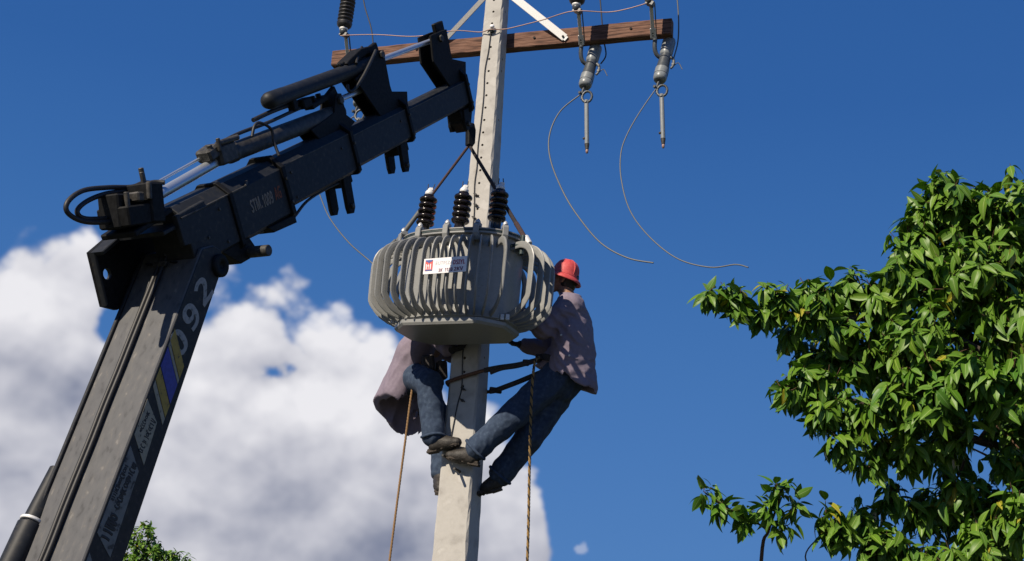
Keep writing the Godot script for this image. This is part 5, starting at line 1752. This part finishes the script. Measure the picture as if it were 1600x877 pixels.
func ropes() -> void:
	var left := smooth_path([Vector3(-0.41, 4.03, 0.03), Vector3(-0.40, 3.99, 0.07), Vector3(-0.415, 3.9, 0.11), Vector3(-0.425, 3.75, 0.12), Vector3(-0.44, 3.4, 0.12), Vector3(-0.475, 2.6, 0.12), Vector3(-0.52, 1.2, 0.14), Vector3(-0.54, 0.02, 0.16)], 8)
	var t := laid_rope("hand_line", "thin orange rope hanging from the waist of the half-hidden worker", left, 0.0095, ["rope_orange", "rope_orange", "rope_orange"], Vector3(-0.54, 0.0, 0.16))
	var st := sm()
	for p in [[[-0.50, 3.99, 0.03], [-0.43, 4.0, 0.07], [-0.36, 4.02, 0.09], [-0.3, 4.0, 0.11]], [[-0.41, 4.1, 0.02], [-0.40, 4.0, 0.08], [-0.42, 3.93, 0.12]], [[-0.47, 3.93, 0.09], [-0.41, 4.0, 0.09], [-0.37, 4.06, 0.05]], [[-0.405, 4.0, 0.07], [-0.385, 3.97, 0.09], [-0.405, 3.94, 0.1], [-0.425, 3.97, 0.09], [-0.405, 4.0, 0.08]]]:
		var v := []
		for q in p:
			v.append(v3(q))
		tube(st, smooth_path(v, 5), 0.0075, -1.0, 7)
	mk("knot", st, M.rope_orange, t)
	var right := smooth_path([Vector3(0.60, 4.08, 0.1), Vector3(0.607, 3.99, 0.25), Vector3(0.615, 3.7, 0.30), Vector3(0.628, 3.2, 0.29), Vector3(0.65, 2.5, 0.28), Vector3(0.66, 1.2, 0.28), Vector3(0.66, 0.02, 0.28)], 8)
	laid_rope("hand_line", "twisted yellow and black rope hanging from the red-helmeted worker's belt", right, 0.011, ["rope_yellow", "rope_black", "rope_yellow"], Vector3(0.66, 0.0, 0.28))
	# the strap that holds the worker to the pole
	t = thing("safety_strap", pole_frame(), Vector3(0.1, 3.9, 0.14), "brown and black safety strap passing round the pole to the red-helmeted worker", "strap")
	st = sm()
	tube(st, smooth_path([Vector3(0.2, 3.972, 0.16), Vector3(0.12, 3.955, 0.15), Vector3(0.0, 3.925, 0.139), Vector3(-0.115, 3.887, 0.139), Vector3(-0.138, 3.88, 0.11), Vector3(-0.142, 3.875, 0.0), Vector3(-0.135, 3.87, -0.12), Vector3(-0.11, 3.87, -0.142), Vector3(0.1, 3.87, -0.142), Vector3(0.15, 3.872, -0.11)], 6), 0.011, -1.0, 8, 1.4)
	mk("rope", st, M.strap_brown, t)
	st = sm()
	tube(st, smooth_path([Vector3(0.18, 3.968, 0.158), Vector3(0.3, 3.985, 0.17), Vector3(0.45, 4.01, 0.15), Vector3(0.59, 4.07, 0.07)], 6), 0.014, -1.0, 8, 1.5)
	tube(st, smooth_path([Vector3(0.235, 3.945, 0.175), Vector3(0.33, 3.975, 0.185), Vector3(0.45, 4.0, 0.16), Vector3(0.59, 4.065, 0.08)], 6), 0.012, -1.0, 8, 1.6)
	tube(st, smooth_path([Vector3(0.14, 3.872, -0.125), Vector3(0.2, 3.868, -0.08), Vector3(0.3, 3.885, -0.03), Vector3(0.42, 3.93, -0.03), Vector3(0.58, 4.0, -0.04)], 6), 0.014, -1.0, 8, 1.6)
	box(st, Transform3D(Basis(Vector3.UP, 0.6), Vector3(0.2, 3.868, -0.08)), Vector3(0.1, 0.045, 0.02), 0.006)
	box(st, Transform3D(Basis(Vector3.UP, 0.2), Vector3(0.5, 4.03, 0.13)), Vector3(0.05, 0.05, 0.025), 0.006)
	mk("webbing", st, M.strap, t)
	# steps the boots stand on
	var k := 0
	for p in [[-0.07, 3.29, "steel step peg under the boot of the half-hidden worker"], [0.03, 3.19, "steel step peg under the near boot of the red-helmeted worker"]]:
		t = thing("step_peg", pole_frame(), Vector3(p[0], p[1], pole_half(p[1]) - 0.005), p[2], "step peg", "step pegs on the pole")
		st = sm()
		rod(st, Vector3(p[0], p[1], pole_half(p[1]) - 0.03), Vector3(p[0], p[1], 0.255), 0.011, 10)
		mk("peg", st, M.dusty_steel, t)
		k += 1

# ------------------------------------------------------------------ trees
const CROWN := [[3.70, 5.67, -9.93, 0.40], [4.04, 5.61, -9.63, 0.39], [3.51, 5.76, -9.69, 0.21], [3.43, 5.26, -9.96, 0.32], [3.67, 5.04, -9.50, 0.40], [3.92, 4.62, -9.43, 0.40], [3.16, 4.86, -9.98, 0.32], [2.86, 5.00, -10.14, 0.24], [2.52, 4.95, -10.06, 0.22], [2.18, 4.86, -9.98, 0.20], [1.85, 4.83, -9.88, 0.17], [1.59, 4.84, -9.83, 0.10], [2.33, 4.64, -10.16, 0.14], [2.77, 4.80, -10.53, 0.22], [3.26, 4.44, -9.70, 0.38], [2.95, 4.42, -10.12, 0.29], [2.60, 4.18, -10.10, 0.23], [2.31, 4.10, -10.02, 0.13], [2.82, 3.97, -10.06, 0.23], [3.06, 3.92, -9.76, 0.30], [3.38, 4.09, -9.50, 0.37], [3.78, 4.09, -9.39, 0.34], [3.26, 3.69, -9.94, 0.21], [3.01, 3.72, -10.04, 0.14], [3.85, 3.85, -10.73, 0.22], [4.09, 3.64, -10.06, 0.23], [3.86, 3.36, -10.68, 0.27], [3.47, 3.24, -10.40, 0.25], [3.89, 3.08, -10.14, 0.30], [3.92, 3.16, -9.59, 0.24], [3.07, 2.95, -10.29, 0.23], [2.75, 3.05, -10.25, 0.18], [2.62, 3.16, -10.22, 0.11], [3.40, 2.89, -10.30, 0.23], [3.60, 2.80, -10.02, 0.25], [4.07, 5.13, -10.74, 0.45], [3.76, 4.33, -10.89, 0.39], [4.29, 4.68, -10.77, 0.45], [4.52, 5.65, -10.78, 0.34], [3.43, 4.65, -10.89, 0.34], [4.22, 5.85, -10.71, 0.34], [4.6, 5.2, -10.0, 0.5], [4.6, 4.3, -9.9, 0.5], [4.5, 3.4, -9.9, 0.45], [4.9, 4.7, -11.0, 0.55], [4.7, 5.9, -10.2, 0.45], [5.2, 5.3, -10.3, 0.5], [5.2, 4.0, -10.4, 0.5], [3.45, 3.75, -9.85, 0.2], [3.62, 3.42, -10.1, 0.24], [4.15, 3.3, -10.3, 0.3], [3.2, 3.35, -10.3, 0.18], [4.25, 4.0, -10.3, 0.3], [3.75, 2.95, -9.9, 0.28], [3.0, 3.2, -10.4, 0.16], [2.55, 4.45, -10.3, 0.2], [2.75, 4.62, -10.0, 0.2], [2.45, 4.75, -9.9, 0.16], [2.05, 4.72, -10.0, 0.13], [2.22, 4.10, -9.93, 0.13], [2.42, 4.20, -10.01, 0.18], [2.51, 3.94, -9.99, 0.17], [2.72, 3.71, -9.98, 0.17], [2.66, 4.45, -10.24, 0.16], [3.25, 5.35, -9.84, 0.24], [3.38, 5.62, -9.9, 0.21], [3.52, 5.87, -9.77, 0.14], [3.1, 5.07, -9.8, 0.21], [2.9, 3.55, -10.0, 0.13]]
const SPRIG := [[1.60, 3.24, -9.98, 0.08], [1.76, 3.14, -10.02, 0.11], [1.95, 3.07, -10.09, 0.12], [2.13, 3.16, -10.11, 0.10], [2.24, 3.29, -10.07, 0.11], [2.25, 3.03, -10.16, 0.10], [2.36, 3.18, -10.11, 0.06]]
const FAR_CROWN := [[-8.30, 4.46, -30.61, 0.39], [-7.96, 4.27, -30.68, 0.42], [-8.12, 4.83, -30.49, 0.24], [-8.51, 4.66, -30.55, 0.18], [-7.50, 4.20, -30.70, 0.30], [-7.41, 4.31, -31.72, 0.15], [-8.16, 3.90, -30.80, 0.60], [-7.60, 3.93, -30.79, 0.45], [-8.7, 4.0, -30.9, 0.6]]

func leaf_mesh(droop: float, fold: float, wave: float) -> ArrayMesh:
	var n := 7
	var verts := PackedVector3Array()
	var uv := PackedVector2Array()
	var index := PackedInt32Array()
	for i in n + 1:
		var s := float(i) / n
		var w := 0.215 * pow(sin(PI * pow(s, 0.82)), 0.85) * (1.0 - 0.25 * s) if i > 0 and i < n else 0.004
		var z := s * (1.0 - 0.12 * droop * s)
		var y := 0.10 * s - droop * s * s
		for k in 3:
			var q := k - 1.0
			verts.append(Vector3(q * w, y + absf(q) * w * fold + absf(q) * wave * sin(s * 11.0 + q), z))
			uv.append(Vector2(0.5 + q * 0.5, s))
	for i in n:
		for k in 2:
			var a := i * 3 + k
			index.append_array(PackedInt32Array([a, a + 3, a + 1, a + 1, a + 3, a + 4]))
	var st := SurfaceTool.new()
	st.begin(Mesh.PRIMITIVE_TRIANGLES)
	st.set_smooth_group(1)
	for i in index:
		st.set_uv(uv[i])
		st.add_vertex(verts[i])
	st.generate_normals()
	st.index()
	return st.commit()

func leaf_image() -> ImageTexture:
	var w := 64
	var h := 160
	var img := Image.create(w, h, false, Image.FORMAT_RGB8)
	var nz := FastNoiseLite.new()
	nz.frequency = 0.06
	for y in h:
		for x in w:
			var u := absf((x + 0.5) / w - 0.5) * 2.0
			var s := (y + 0.5) / h
			var c := c3(0.078, 0.182, 0.02).lerp(c3(0.118, 0.225, 0.028), 0.5 + 0.5 * nz.get_noise_2d(x, y))
			var vein := absf(fposmod((s + u * 0.11) * 12.0, 1.0) - 0.5)
			c = c.lerp(c3(0.16, 0.26, 0.065), 0.45 * smoothstep(0.10, 0.0, vein) * (1.0 - u))
			c = c.lerp(c3(0.27, 0.36, 0.13), smoothstep(0.075, 0.03, u))
			img.set_pixel(x, y, c.linear_to_srgb())
	return ImageTexture.create_from_image(img)

func leaf_material(tint: Color, tex: Texture2D) -> StandardMaterial3D:
	var m := StandardMaterial3D.new()
	m.albedo_texture = tex
	m.albedo_color = tint
	m.roughness = 0.42
	m.metallic_specular = 0.36
	m.cull_mode = BaseMaterial3D.CULL_DISABLED
	m.backlight_enabled = true
	m.backlight = Color(0.11, 0.2, 0.02).linear_to_srgb()
	return m

func branch(parent: Node3D, called: String, pts: Array, r0: float, r1: float, mat: Material, segs := 8) -> void:
	var v := []
	for p in pts:
		v.append(v3(p))
	var st := sm()
	tube(st, smooth_path(v, 6), r0, r1, segs)
	mk(called, st, mat, parent)

# leaf whorls round twig tips spread over a clump; returns leaf placements
func whorls(clumps: Array, per_area: float, size: float, count: int, twigs: SurfaceTool, hang: float) -> Array:
	var out := []
	for c in clumps:
		var mid := Vector3(c[0], c[1], c[2])
		var r: float = c[3]
		var n := maxi(3, int(per_area * r * r))
		for i in n:
			var d := Vector3(rng.randfn(), rng.randfn() * 0.9 + 0.15, rng.randfn() + 0.15).normalized()
			var tip := mid + d * r * pow(rng.randf(), 0.4) * rng.randf_range(0.85, 1.08)
			var axis := (d + Vector3(0, 0.35, 0)).normalized()
			var root := mid.lerp(tip, 0.25) - Vector3(0, r * 0.25, 0)
			tube(twigs, PackedVector3Array([root, root.lerp(tip, 0.6) + Vector3(0, -0.012, 0), tip]), 0.0055 * size / 0.2, 0.003 * size / 0.2, 4)
			var side := axis.cross(Vector3(rng.randfn(), rng.randfn(), rng.randfn())).normalized()
			var m := count + rng.randi_range(-2, 3)
			var back := (tip - root).normalized()
			for j in m:
				var a := TAU * (j * 0.382 + rng.randf() * 0.12)
				var radial := side.rotated(axis, a)
				var lift := rng.randf_range(-0.35, 0.9)
				var dir := (radial + axis * lift + Vector3(0, -hang * rng.randf_range(0.3, 1.9), 0)).normalized()
				var nrm := (axis + Vector3(0, 0.5, 0) + radial * 0.2 + Vector3(rng.randfn(), rng.randfn(), rng.randfn()) * 0.38)
				var x := nrm.cross(dir).normalized()
				var y := dir.cross(x).normalized()
				var l := size * rng.randf_range(0.45, 1.2)
				var at := tip - back * pow(rng.randf(), 1.5) * 0.16 * size / 0.2 + dir * 0.018
				out.append([Transform3D(Basis(x * l * rng.randf_range(0.8, 1.15), y * l * rng.randf_range(0.6, 1.6), dir * l), at), rng.randi() % 3, rng.randf()])
	return out

func foliage(parent: Node3D, leaves: Array, meshes: Array, mats: Array, singles: int, eye: Vector3) -> void:
	# the leaves that show largest one by one, the rest together
	var order := leaves.duplicate()
	order.sort_custom(func(a, b): return a[0].origin.distance_squared_to(eye) < b[0].origin.distance_squared_to(eye))
	var k := 0
	var rest := [[], [], []]
	for l in order:
		var p: Vector3 = l[0].origin
		if k < singles and p.x < 4.15:
			var o := MeshInstance3D.new()
			o.name = "leaf"
			o.mesh = meshes[l[1]]
			o.material_override = mats[int(l[2] * 3.999)]
			o.transform = Transform3D(Basis.IDENTITY, -origin) * l[0]
			parent.add_child(o, true)
			k += 1
		else:
			rest[l[1]].append(l)
	for i in 3:
		if rest[i].is_empty():
			continue
		var mm := MultiMesh.new()
		mm.transform_format = MultiMesh.TRANSFORM_3D
		mm.use_colors = true
		mm.mesh = meshes[i]
		mm.instance_count = rest[i].size()
		for j in rest[i].size():
			mm.set_instance_transform(j, rest[i][j][0])
			var v: float = rest[i][j][2]
			if fposmod(v * 53.0, 1.0) > 0.975:
				mm.set_instance_color(j, c3(2.6, 1.25, 0.9))
			else:
				mm.set_instance_color(j, c3(0.7 + v * 0.55, 0.78 + v * 0.34, 0.65 + 0.45 * fposmod(v * 7.0, 1.0)))
		var o := MultiMeshInstance3D.new()
		o.name = "foliage"
		o.multimesh = mm
		o.material_override = mats[4]
		o.position = -origin
		o.set_meta("kind", "stuff")
		parent.add_child(o, true)

func make_trees() -> void:
	var tex := leaf_image()
	var meshes := [leaf_mesh(0.22, 0.32, 0.004), leaf_mesh(0.42, 0.22, 0.006), leaf_mesh(0.1, 0.42, 0.003)]
	var mats := []
	for c in [Color(1, 1, 1), Color(0.9, 0.95, 0.8), Color(1.0, 1.0, 0.88), Color(0.82, 0.9, 0.88)]:
		mats.append(leaf_material(c, tex))
	var many := leaf_material(Color.WHITE, tex)
	many.vertex_color_use_as_albedo = true
	mats.append(many)
	var eye := Vector3(0, 1.6, 0)
	# the broad-leaved tree
	var t := thing("broadleaf_tree", Transform3D.IDENTITY, Vector3(5.0, 0, -10.6), "large tree with big glossy drooping leaves filling the picture's edge", "tree")
	branch(t, "trunk", [[5.0, 0, -10.6], [5.03, 1.5, -10.55], [4.95, 3.0, -10.5], [4.85, 4.4, -10.4], [4.7, 5.6, -10.3]], 0.2, 0.06, M.bark, 12)
	branch(t, "limb", [[4.95, 3.2, -10.5], [4.4, 4.2, -10.35], [3.8, 4.62, -10.2], [3.09, 4.76, -10.12], [2.6, 4.72, -10.08], [2.11, 4.74, -10.03], [1.7, 4.8, -9.9]], 0.06, 0.008, M.bark)
	branch(t, "limb", [[4.9, 3.6, -10.5], [4.4, 3.75, -10.4], [3.75, 3.87, -10.3], [3.2, 3.98, -10.15], [2.7, 4.08, -10.1], [2.35, 4.1, -10.02]], 0.05, 0.007, M.bark)
	branch(t, "limb", [[4.9, 4.0, -10.4], [4.4, 4.7, -10.1], [3.9, 5.2, -9.95], [3.6, 5.6, -9.85]], 0.05, 0.008, M.bark)
	branch(t, "limb", [[5.0, 2.2, -10.5], [4.3, 2.7, -10.4], [3.6, 2.85, -10.35], [2.95, 2.95, -10.3], [2.62, 3.1, -10.22]], 0.045, 0.006, M.bark)
	branch(t, "limb", [[4.85, 4.5, -10.4], [4.7, 5.2, -10.2], [4.3, 5.7, -10.1]], 0.045, 0.01, M.bark)
	branch(t, "limb", [[3.75, 3.87, -10.3], [3.85, 3.7, -10.5], [3.7, 3.4, -10.5]], 0.018, 0.006, M.twig)
	branch(t, "limb", [[3.9, 3.84, -10.3], [4.0, 3.95, -10.2], [4.15, 3.75, -10.1]], 0.016, 0.006, M.twig)
	branch(t, "limb", [[4.4, 3.4, -10.2], [3.95, 3.62, -10.05], [3.75, 3.68, -9.95], [3.6, 3.72, -9.9]], 0.014, 0.005, M.twig)
	branch(t, "twig", [[2.62, 2.6, -10.4], [2.5, 2.82, -10.42], [2.6, 2.98, -10.3], [2.7, 3.03, -10.25]], 0.007, 0.004, M.twig)
	var st := sm()
	var leaves := whorls(CROWN, 400.0, 0.172, 8, st, 1.0)
	var tw := mk("twigs", st, M.twig, t)
	tw.set_meta("kind", "stuff")
	foliage(t, leaves, meshes, mats, 300, eye)
	# the young shoot in front of it
	t = thing("sapling", Transform3D.IDENTITY, Vector3(2.05, 0, -10.3), "slender leafy shoot standing free below the big tree's lowest bough", "sapling")
	branch(t, "stem", [[2.05, 0, -10.3], [2.08, 1.4, -10.3], [2.11, 2.74, -10.25], [2.15, 2.97, -10.17], [2.2, 3.15, -10.1], [2.24, 3.3, -10.07]], 0.022, 0.005, M.twig)
	branch(t, "side_branch", [[2.15, 2.97, -10.17], [2.05, 3.02, -10.12], [1.9, 3.07, -10.07], [1.75, 3.14, -10.02], [1.6, 3.22, -9.98]], 0.008, 0.004, M.twig, 6)
	st = sm()
	leaves = whorls(SPRIG, 480.0, 0.165, 6, st, 0.6)
	tw = mk("twigs", st, M.twig, t)
	tw.set_meta("kind", "stuff")
	foliage(t, leaves, meshes, mats, 120, eye)
	# a far tree top behind the crane
	t = thing("small_tree", Transform3D.IDENTITY, Vector3(-8.1, 0, -30.7), "far small green tree top behind the foot of the crane boom", "tree")
	branch(t, "trunk", [[-8.1, 0, -30.7], [-8.15, 1.6, -30.7], [-8.1, 3.0, -30.7], [-8.1, 4.4, -30.6]], 0.14, 0.03, M.bark, 8)
	branch(t, "limb", [[-8.12, 2.4, -30.7], [-7.8, 3.4, -30.75], [-7.5, 4.2, -30.8]], 0.06, 0.015, M.bark, 6)
	st = sm()
	leaves = whorls(FAR_CROWN, 190.0, 0.17, 7, st, 0.4)
	tw = mk("twigs", st, M.twig, t)
	tw.set_meta("kind", "stuff")
	foliage(t, leaves, meshes, mats, 0, eye)
